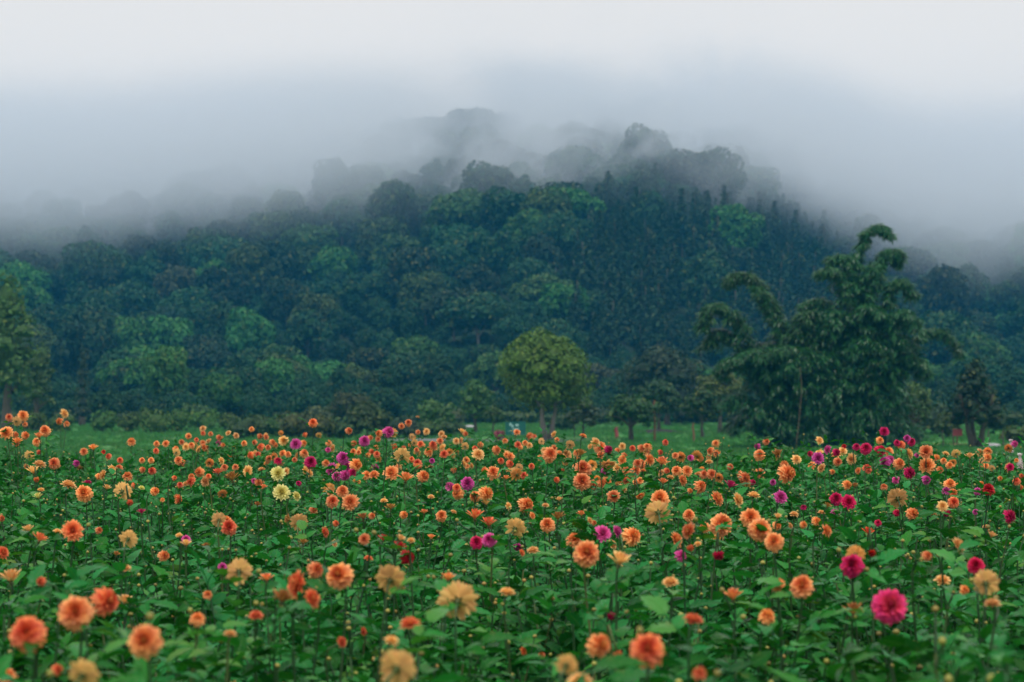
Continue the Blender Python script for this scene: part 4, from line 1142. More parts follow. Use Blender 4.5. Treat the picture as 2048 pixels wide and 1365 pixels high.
# every bloom read off the photograph: px, py, diameter px, colour, facing
FL = """
18,835,17,o,F 46,832,24,o,F 33,843,20,p,B 50,849,12,o,U 128,828,20,p,R 119,843,17,o,L 133,848,14,o,U 13,867,29,o,F 31,870,15,o,R 51,871,18,o,R 90,862,25,o,F 79,877,19,o,U 73,884,19,o,F 35,887,19,o,U
59,912,21,p,B 79,931,28,p,U 108,927,27,o,F 67,948,25,p,U 168,904,17,o,F 207,904,11,r,U 217,913,14,c,L 263,884,20,o,U 284,921,13,o,F 285,940,14,o,R 304,942,17,c,F 313,888,14,o,F 312,902,14,c,F 332,888,15,o,F 353,905,16,p,B 357,921,18,o,F
377,873,14,o,F 383,891,15,o,F 407,895,15,o,R 393,880,11,c,F 406,858,14,p,U 406,867,11,c,F 421,868,11,o,F 438,875,12,o,R 457,867,12,p,F 472,872,13,p,F 488,887,13,o,F 503,859,12,o,F 520,873,13,o,R 509,885,12,o,L
567,882,21,p,F 592,889,24,v,F 607,887,16,o,R 626,846,21,c,F 556,922,19,m,U 621,925,29,m,F 664,939,29,v,L 673,953,21,v,F 686,916,28,v,F 556,948,31,y,F 563,986,35,y,F 592,993,21,y,R 465,962,30,b,U 437,949,20,c,U 449,935,16,o,F 471,935,14,o,F
245,983,37,p,B 270,970,15,c,R 283,977,14,y,U 310,983,20,o,R 137,972,32,p,U 168,987,37,o,F 77,997,18,y,U 255,953,23,o,U 223,940,21,p,R 238,937,17,o,F 207,950,22,p,L 153,927,16,v,R 360,970,14,c,F 597,967,12,m,F 508,962,13,v,F 523,940,16,p,U
145,1062,43,c,F 198,1061,16,o,R 438,1040,30,p,B 452,1042,26,o,U 458,1055,35,c,F 598,1045,36,p,B 582,1040,20,b,L 658,978,24,o,B 665,1003,29,o,F 685,983,28,o,F 627,1020,18,o,R 283,1028,16,m,U 672,1047,15,c,R 515,1012,13,b,U
698,862,16,o,R 729,882,24,v,F 777,864,25,v,R 758,867,17,o,L 787,866,18,o,B 803,853,14,o,F 817,846,16,o,F 835,835,9,p,U 853,864,14,p,F 829,886,15,p,B 841,889,15,c,F 866,890,18,c,F 880,883,15,o,F 888,909,18,c,F 930,893,16,p,B 888,875,13,p,U 913,883,15,p,F 923,867,15,p,U 931,868,12,o,R
804,913,35,p,B 956,910,26,p,F 783,947,33,o,F 811,963,29,o,U 847,953,27,o,R 864,922,12,v,F 712,930,29,o,R 701,1005,35,o,F 935,967,30,v,F 987,945,30,o,F 1002,922,15,c,F 1020,928,18,c,R 1013,910,13,o,F 1038,935,16,p,B 1036,890,15,c,F 1050,886,13,o,F 1010,882,13,o,U 1063,933,14,c,F 1020,942,16,p,U 1083,883,13,p,B
1100,909,34,o,F 972,987,33,o,R 950,993,26,o,L 1052,1010,35,o,R 973,1010,22,p,U 1140,890,19,p,B 1200,895,28,o,F 1217,900,20,m,R 1215,927,34,p,D 1166,938,38,o,F 1164,963,39,o,F 1203,967,20,o,R 1227,993,27,o,F 1320,998,41,o,F
1283,897,19,o,R 1298,920,26,o,R 1275,927,19,o,F 1331,885,14,c,F 1323,930,26,o,U 1353,942,23,o,F 1351,912,15,o,F 1113,960,14,c,L 883,1032,25,o,F 950,1038,32,c,U 978,1053,30,c,U 1031,1057,43,p,B 1095,1050,33,o,F 726,1040,22,b,U 808,1030,18,o,R 1316,1025,50,p,B 1205,1068,35,v,F 1233,1064,27,v,R
1431,887,15,o,F 1421,902,18,o,L 1401,917,17,o,R 1374,943,23,o,F 1519,910,26,o,F 1556,912,20,b,U 1381,916,14,v,L 1418,925,16,p,U 1656,900,19,v,L 1673,905,18,m,R 1688,893,12,r,U 1713,894,17,m,F 1732,897,27,m,F 1761,902,26,m,R 1768,864,21,m,F 1794,886,15,m,F 1814,877,16,v,F 1823,884,18,m,F 1760,881,17,o,F 1636,917,26,v,F 1620,908,13,m,L
1817,908,25,p,R 1852,904,29,o,F 1854,932,34,o,F 1880,940,18,o,R 1912,908,19,p,B 1899,931,16,o,F 1940,917,18,p,U 1975,903,21,o,U 1975,915,19,o,R 1887,922,14,o,F 1891,908,11,p,U 1972,932,13,o,F 1984,937,13,p,B 2020,935,17,m,F
1489,957,31,o,R 1574,948,42,o,R 1401,973,30,o,R 1433,998,33,o,R 1474,1000,30,p,R 1507,993,28,p,U 1459,976,25,m,U 1506,965,14,m,R 1561,995,28,v,F 1546,965,14,v,F 1694,970,23,o,R 1709,975,15,b,U 1717,942,15,o,L 1795,997,43,p,B 1672,998,29,m,F 1697,1005,31,m,F 1792,960,18,v,F 1819,946,28,m,R 1892,982,19,v,U 1907,986,18,c,F 1885,1013,23,p,F 1907,1005,26,c,F 1977,979,29,r,U 1955,983,18,v,F
1825,1028,29,o,R 1794,1026,18,m,R 1864,1028,23,p,U 1756,1046,16,m,F 2020,1033,33,m,R 1671,1026,21,v,U 1378,1031,27,o,F 1443,1050,51,o,F 1501,1036,46,o,F 1520,1060,51,o,F 1633,1043,22,o,R 1652,1062,28,o,R 2042,977,16,o,R 1554,1052,22,o,R 1654,1015,15,b,U
78,1083,27,c,U 57,1064,22,p,U 5,1106,28,c,R 115,1065,19,p,U 257,1078,36,p,B 328,1112,25,o,R 250,1139,26,p,U 372,1080,22,v,F 413,1095,15,b,U 445,1135,19,v,F 478,1143,52,p,B 23,1165,42,p,U 82,1163,22,c,L 152,1225,78,o,F 212,1203,64,c,R 55,1267,80,c,F 290,1282,74,o,F 248,1207,28,p,U 395,1238,34,o,U 415,1190,22,o,U
597,1170,60,c,L 632,1140,38,o,R 622,1198,42,c,R 563,1205,42,b,U 679,1152,59,o,F 533,1163,26,c,U 512,1233,30,c,U 167,1350,64,p,B 115,1340,26,c,R 13,1355,44,o,U 460,1270,28,p,U 683,1285,24,c,R
781,1160,62,p,B 915,1202,78,p,B 815,1115,34,r,R 798,1098,24,r,U 953,1085,29,m,F 978,1080,33,v,F 1036,1093,23,v,D 729,1079,24,o,F 1173,1107,58,o,F 1148,1080,34,o,U 1264,1073,44,o,R 1351,1080,34,o,R 1362,1112,30,v,R 1238,1130,42,p,U 1066,1103,26,p,U 1250,1115,16,m,D 1014,1187,34,p,U 896,1162,26,o,U 820,1250,42,c,U 726,1263,19,c,R 783,1283,30,p,U 795,1337,78,p,B
1198,1290,54,o,R 1295,1300,76,c,F 1133,1330,44,p,B 1160,1366,52,p,U 1046,1303,18,c,R 1083,1310,18,o,U 1223,1233,19,m,D 1208,1180,28,o,U 1341,1167,34,p,U 1236,1310,22,c,D
1548,1084,43,o,F 1433,1080,29,p,U 1409,1055,24,o,L 1379,1063,36,o,L 1704,1131,52,m,F 1711,1110,38,o,B 1779,1213,76,k,F 1604,1173,51,o,F 1557,1171,34,o,U 1534,1233,38,o,U 1466,1200,36,o,U 1386,1242,42,c,U 1437,1112,26,m,D 1915,1092,36,p,R 1952,1132,38,m,F 1972,1167,54,p,B 1929,1180,24,o,R 1985,1210,36,p,U 1854,1112,24,o,R 1885,1163,34,p,U 1736,1070,24,r,U 1744,1107,18,r,D 1707,1230,38,b,U 1399,1347,32,c,U 1982,1075,19,p,U
694,934,27,v,F 690,951,24,v,R 705,946,20,m,R 33,886,16,c,R 78,905,11,c,R 187,900,18,o,U 240,921,14,c,F 198,953,15,o,R 302,921,14,o,F 349,956,12,c,R 383,954,16,o,U 417,953,13,c,F 442,922,16,p,R 158,930,15,b,D 175,967,18,m,U 213,979,15,p,U 260,1006,15,c,D 325,1000,11,o,U 372,1092,20,p,U 358,1072,15,p,U 232,1112,14,b,U 73,960,13,o,D 52,934,13,p,R 82,981,15,p,U 3,1037,15,o,R
576,909,14,o,F 545,885,14,o,R 536,895,13,o,F 589,920,12,o,F 656,900,12,v,F 707,904,15,o,F 717,905,12,o,F 741,876,12,o,R 659,985,22,p,R 649,1065,22,c,R 768,1003,17,p,U 781,1020,20,b,U 744,1032,15,o,R 766,1082,20,r,U 737,1118,18,c,U 606,1089,18,b,U 668,1088,15,p,R 862,1078,15,o,U 822,1082,17,p,U 800,1081,18,p,U 848,1028,15,o,U 907,1025,14,p,U 927,928,16,p,R 934,933,13,o,U 1016,1013,17,p,R 862,995,15,p,U 1012,960,15,o,U 834,937,16,o,U 862,935,14,p,U 823,919,14,c,F 833,900,12,o,F 950,897,13,c,F 516,965,16,o,R 527,977,13,c,U
1126,906,16,b,R 1153,906,16,o,U 1160,912,22,b,U 1114,880,11,o,F 1166,873,16,o,U 1235,901,12,o,R 1246,915,12,o,R 1265,897,14,c,F 1293,893,14,o,F 1321,905,13,c,R 1321,920,12,o,F 1334,942,15,c,R 1280,962,15,o,F 1271,965,13,o,R 1341,956,17,p,U 1364,961,24,o,R 1326,968,18,o,U 1286,942,13,o,U 1396,949,15,p,U 1380,982,13,o,R 1280,991,20,o,D 1119,1002,13,p,U 1091,1012,15,p,U 1064,1032,15,o,R 1116,1040,26,b,U 1163,1032,17,o,U 1179,1042,15,p,R 1188,1046,13,o,R 1224,1090,22,p,R 1381,1097,17,c,D 1396,1089,16,p,U 1043,1106,16,c,R
1665,944,13,o,R 1768,974,17,o,U 1780,920,22,v,U 1853,960,22,v,R 1916,972,15,o,R 1963,967,11,o,R 2000,957,12,o,R 1588,1030,19,p,U 1607,1015,15,m,U 1555,1037,16,p,U 1607,1050,17,o,R 1580,1052,14,p,R 1643,1026,15,p,U 1893,1027,18,m,D 1951,1024,13,v,F 1971,1054,12,p,U 1834,911,12,v,R 2033,921,11,o,U 2043,952,11,c,R
""".split()
FL = [(float(a), float(b), float(c), d, e_) for a, b, c, d, e_ in (s.split(',') for s in FL)]
FAR = [f for f in FL if f[2] < 15 and f[1] < 930]
FL = [f for f in FL if not (f[2] < 15 and f[1] < 930)]
ANCH = [  # px, py, full label, short phrase
    (1779, 1213, 'largest bright pink dahlia with orange heart, low in the right field', 'bright pink dahlia'),
    (1704, 1131, 'dark crimson dahlia standing in front of a half hidden orange one', 'big dark crimson dahlia'),
    (1295, 1300, 'big coral ball dahlia facing the camera at the bottom centre right', 'big coral ball dahlia'),
    (915, 1202, 'big peach dahlia seen from behind with dark green calyx, bottom centre', 'big back turned peach dahlia'),
    (795, 1337, 'large pale peach dahlia from behind, cut close by the bottom edge', 'bottom edge peach dahlia'),
    (679, 1152, 'orange dahlia with dark heart facing forward right of a coral pair', 'dark hearted orange dahlia'),
    (597, 1170, 'large coral dahlia turned left beside brown withered petals', 'left turned coral dahlia'),
    (152, 1225, 'big round orange dahlia at lower left, left of a side-on coral one', 'big round lower left dahlia'),
    (212, 1203, 'large side-on coral dahlia right of the big round lower left one', 'side-on coral dahlia'),
    (55, 1267, 'biggest coral dahlia in the lower left corner, drooping forward', 'lower left corner coral dahlia'),
    (290, 1282, 'orange coral dahlia with a yellow bud before its top, lower left', 'bud topped orange dahlia'),
    (478, 1143, 'pale peach dahlia seen from behind, alone left of the coral cluster', 'lone pale peach dahlia'),
    (145, 1062, 'coral red open dahlia on the left with spread petals', 'open coral dahlia'),
    (458, 1055, 'coral dahlia in front of two peach ones, left middle field', 'front coral dahlia of three'),
    (245, 983, 'brownish peach dahlia seen from behind, left middle field', 'left brownish peach dahlia'),
    (563, 986, 'larger lemon yellow dahlia, lower of the yellow pair', 'lower yellow dahlia'),
    (556, 948, 'lemon yellow dahlia, upper one of the yellow pair', 'upper yellow dahlia'),
    (621, 925, 'round crimson dahlia above right of the yellow pair', 'round crimson dahlia'),
    (626, 846, 'lone tall coral dahlia with a bud above it against green shrubs', 'lone tall coral dahlia'),
    (46, 832, 'highest round orange dahlia in the far left group', 'highest far left dahlia'),
    (804, 913, 'tan peach dahlia from behind with brown heart below the magenta pair', 'tan peach dahlia'),
    (1100, 909, 'neat orange ball dahlia standing alone before the round lawn tree', 'neat orange ball dahlia'),
    (1164, 963, 'lower of two stacked orange dahlias in the centre', 'lower stacked orange dahlia'),
    (1320, 998, 'full orange dahlia with red heart, centre right middle field', 'red hearted orange dahlia'),
    (1031, 1057, 'cream peach dahlia seen from behind with green heart, centre', 'central cream dahlia'),
    (1173, 1107, 'large orange dahlia with coral heart and a bud under it, centre', 'large centre orange dahlia'),
    (935, 967, 'purple magenta dahlia alone among leaves left of centre', 'lone purple dahlia'),
    (978, 1080, 'magenta dahlia with yellow heart beside a crimson one, centre', 'yellow hearted magenta dahlia'),
    (1205, 1068, 'magenta dahlia with white flecked petals, left of a paired one', 'white flecked magenta dahlia'),
    (1443, 1050, 'big orange dahlia with peach rim, left of the orange trio', 'peach rimmed orange dahlia'),
    (1520, 1060, 'big orange dahlia in the middle of the orange trio', 'middle trio dahlia'),
    (1795, 997, 'golden peach dahlia seen from behind, round with green heart', 'golden back turned dahlia'),
    (1854, 932, 'round orange dahlia below the crimson group at right', 'right round orange dahlia'),
    (1768, 864, 'highest crimson dahlia against the dark bamboo', 'highest crimson dahlia'),
    (1574, 948, 'large orange dahlia tilted right below the bamboo', 'tilted orange dahlia'),
    (1697, 1005, 'right one of two touching crimson dahlias, right middle field', 'right touching crimson dahlia'),
    (2020, 1033, 'tall crimson dahlia side-on near the right frame edge', 'right edge crimson dahlia'),
    (1972, 1167, 'golden cream dahlia from behind under a crimson one at right', 'golden cream dahlia'),
    (1604, 1173, 'orange dahlia with yellow bud before its heart, right field', 'bud hearted orange dahlia'),
    (815, 1115, 'deep scarlet dahlia behind a green leaf left of centre', 'deep scarlet dahlia'),
    (1198, 1290, 'side-on orange dahlia left of the big coral ball', 'side-on bottom orange dahlia'),
]
AK = {(int(a), int(b)): (lab, sh) for a, b, lab, sh in ANCH}
CN = {'o': 'orange', 'c': 'coral', 'p': 'peach', 'y': 'yellow', 'm': 'crimson', 'v': 'magenta', 'k': 'bright pink', 'r': 'scarlet', 'b': 'withered'}
FN = {'F': 'front-on', 'L': 'left turned', 'R': 'right turned', 'B': 'back turned', 'U': 'upturned', 'D': 'drooping'}
ORD = ['', 'second nearest ', 'third nearest ', 'fourth nearest ', 'fifth nearest ', 'sixth nearest ', 'seventh nearest ', 'eighth nearest ', 'ninth nearest ', 'tenth nearest ']
def dir_word(dx, dy):
    a = math.degrees(math.atan2(-dy, dx)) % 360
    return ['right of', 'above right of', 'above', 'above left of', 'left of', 'below left of', 'below', 'below right of'][int(((a + 22.5) % 360) // 45)]
labels = {}
keyed = {}
for i, (px, py, sz, ty, fc) in enumerate(FL):
    if (int(px), int(py)) in AK: labels[i] = AK[(int(px), int(py))][0]; continue
    best = min(ANCH, key=lambda a: (a[0] - px) ** 2 + ((a[1] - py) * 1.6) ** 2)
    w = dir_word(px - best[0], py - best[1])
    size = 'small' if sz < 20 else 'medium' if sz < 40 else 'large'
    keyed.setdefault((size, CN[ty], FN[fc], w, best[3]), []).append((((px - best[0]) ** 2 + (py - best[1]) ** 2), i))
for (size, c, f, w, sh), lst in keyed.items():
    for r, (_, i) in enumerate(sorted(lst)):
        labels[i] = f'{size} {c} dahlia, {f}, {ORD[min(r, 9)]}{w} the {sh}'
GRP = {'o': 'orange dahlias in the field', 'c': 'coral dahlias in the field', 'p': 'peach dahlias in the field', 'y': 'yellow dahlias in the field', 'm': 'crimson dahlias in the field', 'v': 'magenta dahlias in the field', 'k': None, 'r': 'scarlet dahlias in the field', 'b': 'withered dahlias in the field'}
FACE = {'F': (0, -1, .5), 'L': (-.9, -.5, .35), 'R': (.9, -.5, .35), 'B': (.15, .9, .25), 'U': (.1, -.25, 1), 'D': (.2, -.4, -.8)}

fr = random.Random(3)
flowers = []                                                 # (x, d, z, radius m, px, py)
for i, (px, py, sz, ty, fc) in enumerate(FL):
    h = fr.uniform(.44, .56)
    if py < 880: h = fr.uniform(.24, .4)
    elif py < 920: h = fr.uniform(.36, .5)
    d = FPX * h / (py - HORIZON)
    if sz * d / FPX < .055: d *= fr.uniform(1.0, 1.25)      # small half open blooms sit a little lower in the leaves
    lo, hi = FPX * .028 / sz, FPX * .125 / sz               # bloom diameters between 3 and 12.5 cm
    d = min(max(d, lo, 3.3), hi, 25)
    D = sz * d / FPX
    p = P(px, py, d)
    flowers.append((i, p, D / 2))

def stem_mesh(p, r, ax, key):
    """Stem from the ground to the calyx at p (local to the base), bending into the bloom's axis."""
    mb = MB(); end = Vector((0, 0, 0)) + p - ax * r * .28
    g_ = random.Random(key)
    low = Vector((g_.uniform(-.08, .08), g_.uniform(-.08, .08), 0))
    knee = end - Vector((ax.x * .05, ax.y * .05, .07 if ax.z > -.3 else -.05))
    c = bez([Vector((0, 0, -.02)), Vector((0, 0, end.z * .5)) + low * .6, knee, end], 10)
    tube(mb, c, [.005 - .00025 * k for k in range(11)], 6, 0, (g_.random(), 0, 0))
    return mb.mesh('stem', [M_STEM]), c

def set_mat(o, m, slot=0):
    o.material_slots[slot].link = 'OBJECT'; o.material_slots[slot].material = m

for i, p, R in flowers:
    px, py, sz, ty, fc = FL[i]
    g_ = random.Random(1000 + i)
    ax = Vector(FACE[fc]) + Vector((g_.uniform(-.28, .28), g_.uniform(-.12, .12), g_.uniform(-.15, .15))); ax.normalize()
    bx, by = p.x + g_.uniform(-.05, .05), p.y + g_.uniform(.0, .1)
    e = empty('dahlia', (bx, by, float(gz(by)) + .03))
    tag(e, labels[i], 'dahlia', GRP[ty])
    lp = p - e.location
    rot = ax.to_track_quat('Z', 'Y').to_matrix().to_4x4() @ Matrix.Rotation(g_.uniform(0, 6.28), 4, 'Z')
    var = {'p': 1, 'y': 1, 'b': 2}.get(ty, g_.choice((0, 0, 1, 2)))
    small = ty != 'b' and sz < 16 and fc in 'U' 
    if fc == 'B': var = 1
    mat = PET[ty]
    sc_ = R * .98
    if sz >= 50:
        bl = new_obj('bloom', CORE, e); set_mat(bl, mat)
        bl.matrix_local = Matrix.Translation(lp) @ rot @ Matrix.Scale(sc_, 4)
        for t, a, s, tilt, r in bloom_plan(var, 2000 + i):
            o = new_obj('petal', PETALS[var][min(RINGS - 1, int(t * RINGS))], bl); set_mat(o, mat)
            o.rotation_euler = (Matrix.Rotation(a, 3, 'Z') @ Matrix.Rotation(tilt, 3, 'Y') @ Matrix.Rotation((r - .5) * .3, 3, 'X')).to_euler()
            o.scale = (s, s * (.9 + .2 * r), s)
    else:
        if (ty == 'b') or (fc == 'U' and g_.random() < .35): me = HALF[i % 3]; sc_ *= 1.05
        else: me = BLOOMS[var][i % 3]
        bl = new_obj('bloom', me, e); set_mat(bl, mat)
        bl.matrix_local = Matrix.Translation(lp) @ rot @ Matrix.Scale(sc_, 4)
    sm, c = stem_mesh(lp, R, ax, i)
    new_obj('stem', sm, e)
    if sz >= 18:
        nleaf = 4 if sz < 30 else 6
        for k in range(nleaf):
            q = c[4 + int(k / nleaf * 4.2)]
            lf = new_obj('leaf', LEAVES[g_.randrange(5)], e)
            lf.location = q; lf.rotation_euler = (g_.uniform(-.4, .4), g_.uniform(-.5, .1), g_.uniform(0, 2 * PI)); s = g_.uniform(.5, .82); lf.scale = (s, s, s)
        for k in range(g_.choice((0, 0, 1, 1))):
            bd = new_obj('bud', BUDS[0], e); bd.location = c[7 - k]
            s = g_.uniform(.6, 1.0); bd.scale = (s, s, s * g_.uniform(.8, 1.2)); bd.rotation_euler = (g_.uniform(-.9, .9), g_.uniform(-.9, .9), g_.uniform(0, 6.28))

# ------------------------------------------------------------------ the leafy mass of the field (stuff)
def field_end(px): return 19.5 + 5.5 * float(sstep(280, 350, px) * (1 - sstep(1060, 1180, px)))
gp = np.random.default_rng(21)
pts, scl = [], []
fl_px = np.array([(FL[i][0], FL[i][1], FL[i][2], p.y) for i, p, R in flowers])
d = 2.9
while d < 29.5:
    step = .32 if d < 14 else .38
    half = .285 * d + 2.6
    x = -half + gp.uniform(0, step)
    while x < half:
        X = x + gp.uniform(-.16, .16); Y = d + gp.uniform(-.16, .16)
        px = 1024 + X / Y * FPX
        if Y < field_end(px):
            H = 1.04 + .07 * math.sin(X * 1.3 + 1) * math.sin(Y * .9) + gp.normal(0, .08)
            if px > 1480: H += .10 * float(sstep(12, 18, Y))
            if px > 1760 and Y < 4.4: H += .13
            if px < 230: H += .08 * float(sstep(10, 16, Y))
            # a plant standing right before a bloom stays below the line of sight to it
            near = np.abs(fl_px[:, 0] - px) < (.22 / Y * FPX * .75 + fl_px[:, 2] * .4)
            for (fx, fy, fs, fd) in fl_px[near]:
                if Y + .05 < fd < Y + 4.5:
                    zl = CAM_Z - (fy + fs * .3 - HORIZON) / FPX * Y
                    H = min(H, max(.74, zl + .035))
            hole = math.sin(X * 2.1 + Y * .7) + math.sin(Y * 1.7 - X * .6)
            if hole > 1.5: H *= .72
            pts.append((X, Y, .02)); scl.append((gp.uniform(.85, 1.2), gp.uniform(.85, 1.2), H / 1.2))
        x += step
    d += step
n = len(pts)
o = scatter('dahlia_foliage', pts, np.stack([gp.normal(0, .05, n), gp.normal(0, .05, n), gp.uniform(0, 6.28, n)], 1), scl, gp.integers(0, 8, n), PLANTS)
tag(o, kind='stuff')
print('plants', n, 'flowers', len(flowers), 'trees', len(own_b), len(own_p), len(rest_b), len(rest_p))

# small far blooms past the three hundred (stuff)
protos = []
for ty, me in (('o', BLOOMS[0][0]), ('o', BLOOMS[1][1]), ('c', BLOOMS[2][0]), ('p', BLOOMS[1][0]), ('v', BLOOMS[0][1]), ('m', BLOOMS[0][2]), ('r', BLOOMS[2][1]), ('b', BLOOMS[2][2]), ('y', BLOOMS[1][2])):
    mm = me.copy(); mm.materials[0] = PET[ty]
    protos.append(new_obj('far_bloom', mm, linked=False))
gs = np.random.default_rng(8)
pts, rot, scl, idx = [], [], [], []
for px, py, sz, ty, fc in FAR:
    dd = min(FPX * gs.uniform(.36, .5) / (py - HORIZON), 24.5); p = P(px, py, dd); pts.append(tuple(p)); idx.append('o-cpvmrby'.index(ty)); v = (Vector(FACE[fc]) + Vector(gs.normal(0, .2, 3))).normalized()
    rot.append(tuple(v.to_track_quat('Z', 'Y').to_euler())); scl.append((sz * dd / FPX / 2,) * 3)
for _ in range(250):
    px = gs.uniform(270, 1450) if gs.random() < .72 else gs.uniform(1450, 2060) if gs.random() < .6 else gs.uniform(2060, 2350)
    dmax = field_end(px) - .6
    dd = gs.uniform(11.5 if px < 1450 else 10, dmax) if gs.random() < .25 else gs.uniform(max(14, dmax - 12), dmax)
    z = 1.05 + gs.normal(0, .06) + (.06 if px > 1480 else 0)
    if px < 345: continue
    X = (px - 1024) / FPX * dd
    pts.append((X, dd, z)); k = int(gs.choice(5, p=[.34, .2, .16, .24, .06])); idx.append(k)
    v = Vector((gs.normal(0, .7), -abs(gs.normal(.6, .5)) if gs.random() < .8 else .8, gs.uniform(0, .9))).normalized()
    rot.append(tuple(v.to_track_quat('Z', 'Y').to_euler())); s = gs.uniform(.028, .045); scl.append((s, s, s))
o = scatter('far_dahlias', pts, rot, scl, idx, protos); tag(o, kind='stuff')

# spider flowers at the right edge
def spider_flower(px, py, d, label, s=1.0):
    p = P(px, py, d); e = empty('spider_flower', (p.x, p.y, .03)); H = p.z - .03
    mb = MB(); tube(mb, [(0, 0, 0), (.01, 0, H * .5), (0, 0, H)], [.006, .005, .004], 6, 0, (.5, 0, 0)); new_obj('stem', mb.mesh('stem', [M_STEM]), e)
    mb = MB(); gg = random.Random(int(px))
    for k in range(84):
        a = k * 2.4; v = k / 46
        L_ = .045 * s
        V = np.array([(0, 0, 0), (L_ * .6, -.011 * s, .006), (L_, 0, .0), (L_ * .6, .011 * s, .006)])
        M = Matrix.Translation((0, 0, .02 + (v - .5) * .07 * s)) @ Matrix.Rotation(a, 4, 'Z') @ Matrix.Rotation(-(v - .35) * 1.6, 4, 'Y')
        mb.add(xf(V, M), [(0, 1, 2, 3)], 0, [(0, v, .5), (.6, v, .5), (1, v, .5), (.6, v, .5)])
    o = new_obj('flower_head', mb.mesh('flower_head', [PET['w']]), e, (0, 0, H))
    for k in range(4):
        lf = new_obj('leaf', LEAVES[k], e); lf.location = (0, 0, H * (.5 + .1 * k)); lf.rotation_euler = (0, -.2, k * 1.7)
    tag(e, label, 'flower', 'pale spider flowers at the right edge')
spider_flower(2022, 902, 19, 'pale pink spider flower rising above dahlias by the right edge', .75)
spider_flower(2040, 934, 17, 'white spider flower low at the right frame edge', .8)

# ------------------------------------------------------------------ haze and mist
def vol_box(name, x0, x1, y0, y1, z0, z1, mat):
    mb = MB(); box(mb, x0, x1, y0, y1, z0, z1)
    o = new_obj(name, mb.mesh(name, [mat], False)); tag(o, kind='stuff'); return o
m, nt, N, L = nodes('haze_air')
out = N('ShaderNodeOutputMaterial'); pv = N('ShaderNodeVolumePrincipled')
pv.inputs['Color'].default_value = (0.05, 0.46, 0.95, 1); pv.inputs['Density'].default_value = 0.00044
L(pv.outputs[0], out.inputs['Volume'])
vol_box('haze', -560, 560, -80, 1000, -40, 100, m)

m, nt, N, L = nodes('mist_air')
out = N('ShaderNodeOutputMaterial'); pv = N('ShaderNodeVolumePrincipled')
pv.inputs['Color'].default_value = (0.85, 0.92, 1.0, 1)
pv.inputs['Anisotropy'].default_value = 0.3
tc = N('ShaderNodeTexCoord'); sp = N('ShaderNodeSeparateXYZ'); L(tc.outputs['Object'], sp.inputs[0])
# the bank's underside climbs with the slope: its height is a slope (given across the valley by the curve) times the distance
ratio = math_n(N, L, 'DIVIDE', sp.outputs[0], sp.outputs[1])
cv = N('ShaderNodeFloatCurve'); cu = cv.mapping.curves[0]
CP = [(-700, 302), (0, 302), (350, 286), (620, 240), (800, 206), (980, 182), (1180, 176), (1400, 180), (1540, 212), (1700, 282), (1850, 332), (2048, 352), (2700, 354)]
pc = [(((px - 1024) / FPX + .45) / .9, (HORIZON - py) / FPX * 5) for px, py in CP]
cu.points[0].location = pc[0]; cu.points[1].location = pc[-1]
for q in pc[1:-1]: cu.points.new(*q)
cv.mapping.update()
L(math_n(N, L, 'MULTIPLY_ADD', ratio, 1 / .9, .5), cv.inputs['Value'])
slope = math_n(N, L, 'MULTIPLY', cv.outputs[0], .2)
nz = N('ShaderNodeTexNoise'); nz.inputs['Scale'].default_value = .022; nz.inputs['Detail'].default_value = 4.5; nz.inputs['Roughness'].default_value = .6; nz.inputs['Distortion'].default_value = .4
mp = N('ShaderNodeMapping'); mp.inputs['Scale'].default_value = (1, .6, 1.3); L(tc.outputs['Object'], mp.inputs[0]); L(mp.outputs[0], nz.inputs['Vector'])
hgt = math_n(N, L, 'MULTIPLY', math_n(N, L, 'SUBTRACT', math_n(N, L, 'DIVIDE', sp.outputs[2], sp.outputs[1]), slope), 450.0)
hgt = math_n(N, L, 'ADD', hgt, math_n(N, L, 'MULTIPLY_ADD', nz.outputs[0], 34.0, -17.0))
bk = N('ShaderNodeMapRange'); bk.interpolation_type = 'SMOOTHSTEP'       # the bank sinks behind the crest
bk.inputs[1].default_value = 512; bk.inputs[2].default_value = 545; bk.inputs[3].default_value = 0; bk.inputs[4].default_value = 20
L(sp.outputs[1], bk.inputs[0]); hgt = math_n(N, L, 'ADD', hgt, bk.outputs[0])
mr = N('ShaderNodeMapRange'); mr.interpolation_type = 'SMOOTHSTEP'
mr.inputs[1].default_value = -26; mr.inputs[2].default_value = 9; mr.inputs[3].default_value = 0; mr.inputs[4].default_value = 0.034
L(hgt, mr.inputs[0])
fa = N('ShaderNodeMapRange'); fa.interpolation_type = 'SMOOTHSTEP'       # thins out upwards
fa.inputs[1].default_value = -9; fa.inputs[2].default_value = 24; fa.inputs[3].default_value = 1; fa.inputs[4].default_value = 0.035
L(hgt, fa.inputs[0])
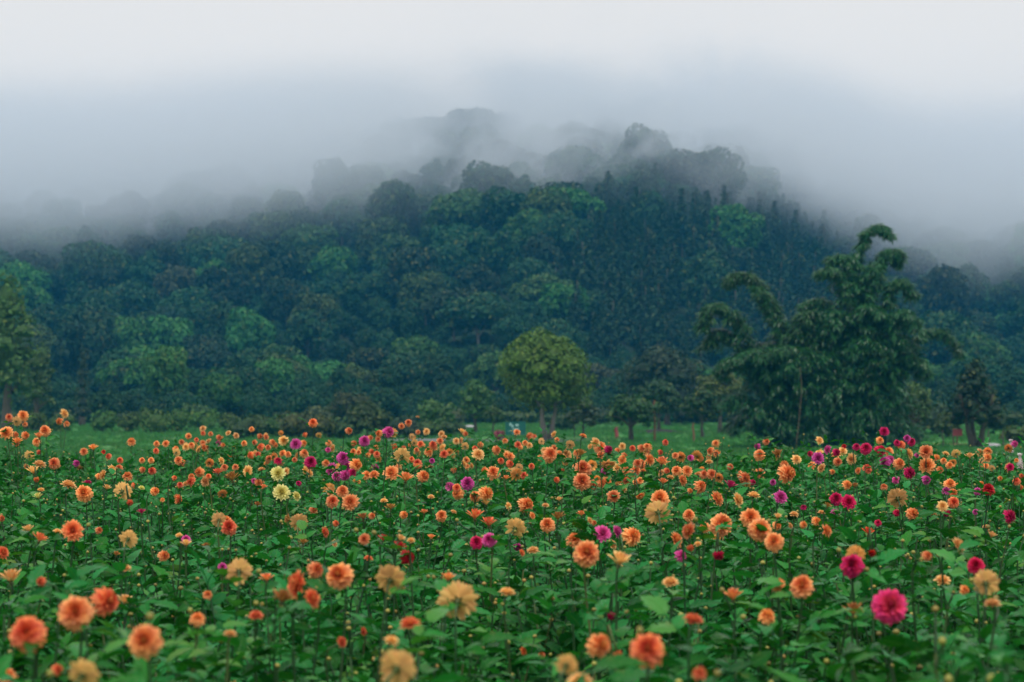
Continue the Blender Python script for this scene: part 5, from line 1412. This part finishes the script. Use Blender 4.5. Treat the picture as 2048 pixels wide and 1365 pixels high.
dens = math_n(N, L, 'MULTIPLY', mr.outputs[0], fa.outputs[0])
# torn wisps drifting below the bank in front of the middle of the hill
nw = N('ShaderNodeTexNoise'); nw.inputs['Scale'].default_value = .042; nw.inputs['Detail'].default_value = 5.0; nw.inputs['Roughness'].default_value = .6; nw.inputs['Distortion'].default_value = .6
mw = N('ShaderNodeMapping'); mw.inputs['Location'].default_value = (31, 17, 5); mw.inputs['Scale'].default_value = (1, .5, .9); L(tc.outputs['Object'], mw.inputs[0]); L(mw.outputs[0], nw.inputs['Vector'])
def ramp(v, a, b, c, d_):
    r = N('ShaderNodeMapRange'); r.interpolation_type = 'SMOOTHSTEP'
    for k, q in enumerate((a, b, c, d_)): r.inputs[k + 1].default_value = q
    L(v, r.inputs[0]); return r.outputs[0]
wd = math_n(N, L, 'MULTIPLY', ramp(nw.outputs[0], .45, .62, 0, .034), math_n(N, L, 'MULTIPLY', ramp(hgt, -34, -14, 0, 1), ramp(hgt, -10, 16, 1, .03)))
wd = math_n(N, L, 'MULTIPLY', wd, ramp(sp.outputs[1], 270, 340, 0, 1))
wd = math_n(N, L, 'MULTIPLY', wd, math_n(N, L, 'MULTIPLY', ramp(ratio, -.09, -.02, 0, 1), ramp(ratio, .1, .16, 1, 0)))
thin = math_n(N, L, 'MULTIPLY_ADD', math_n(N, L, 'MULTIPLY', ramp(ratio, -.1, -.02, 0, 1), ramp(ratio, .09, .16, 1, 0)), -.8, 1.0)   # the bank is thin over the summit
dens = math_n(N, L, 'MULTIPLY', dens, thin)
dens = math_n(N, L, 'MULTIPLY', dens, ramp(math_n(N, L, 'DIVIDE', sp.outputs[2], sp.outputs[1]), .124, .186, 1, .06))   # one level top
dens = math_n(N, L, 'ADD', math_n(N, L, 'MULTIPLY', dens, ramp(sp.outputs[1], 240, 330, 0, 1)), wd)
L(dens, pv.inputs['Density'])
L(pv.outputs[0], out.inputs['Volume'])
m.cycles.volume_step_rate = 0.2
mist = vol_box('mist', -230, 230, 225, 640, 12, 96, m)
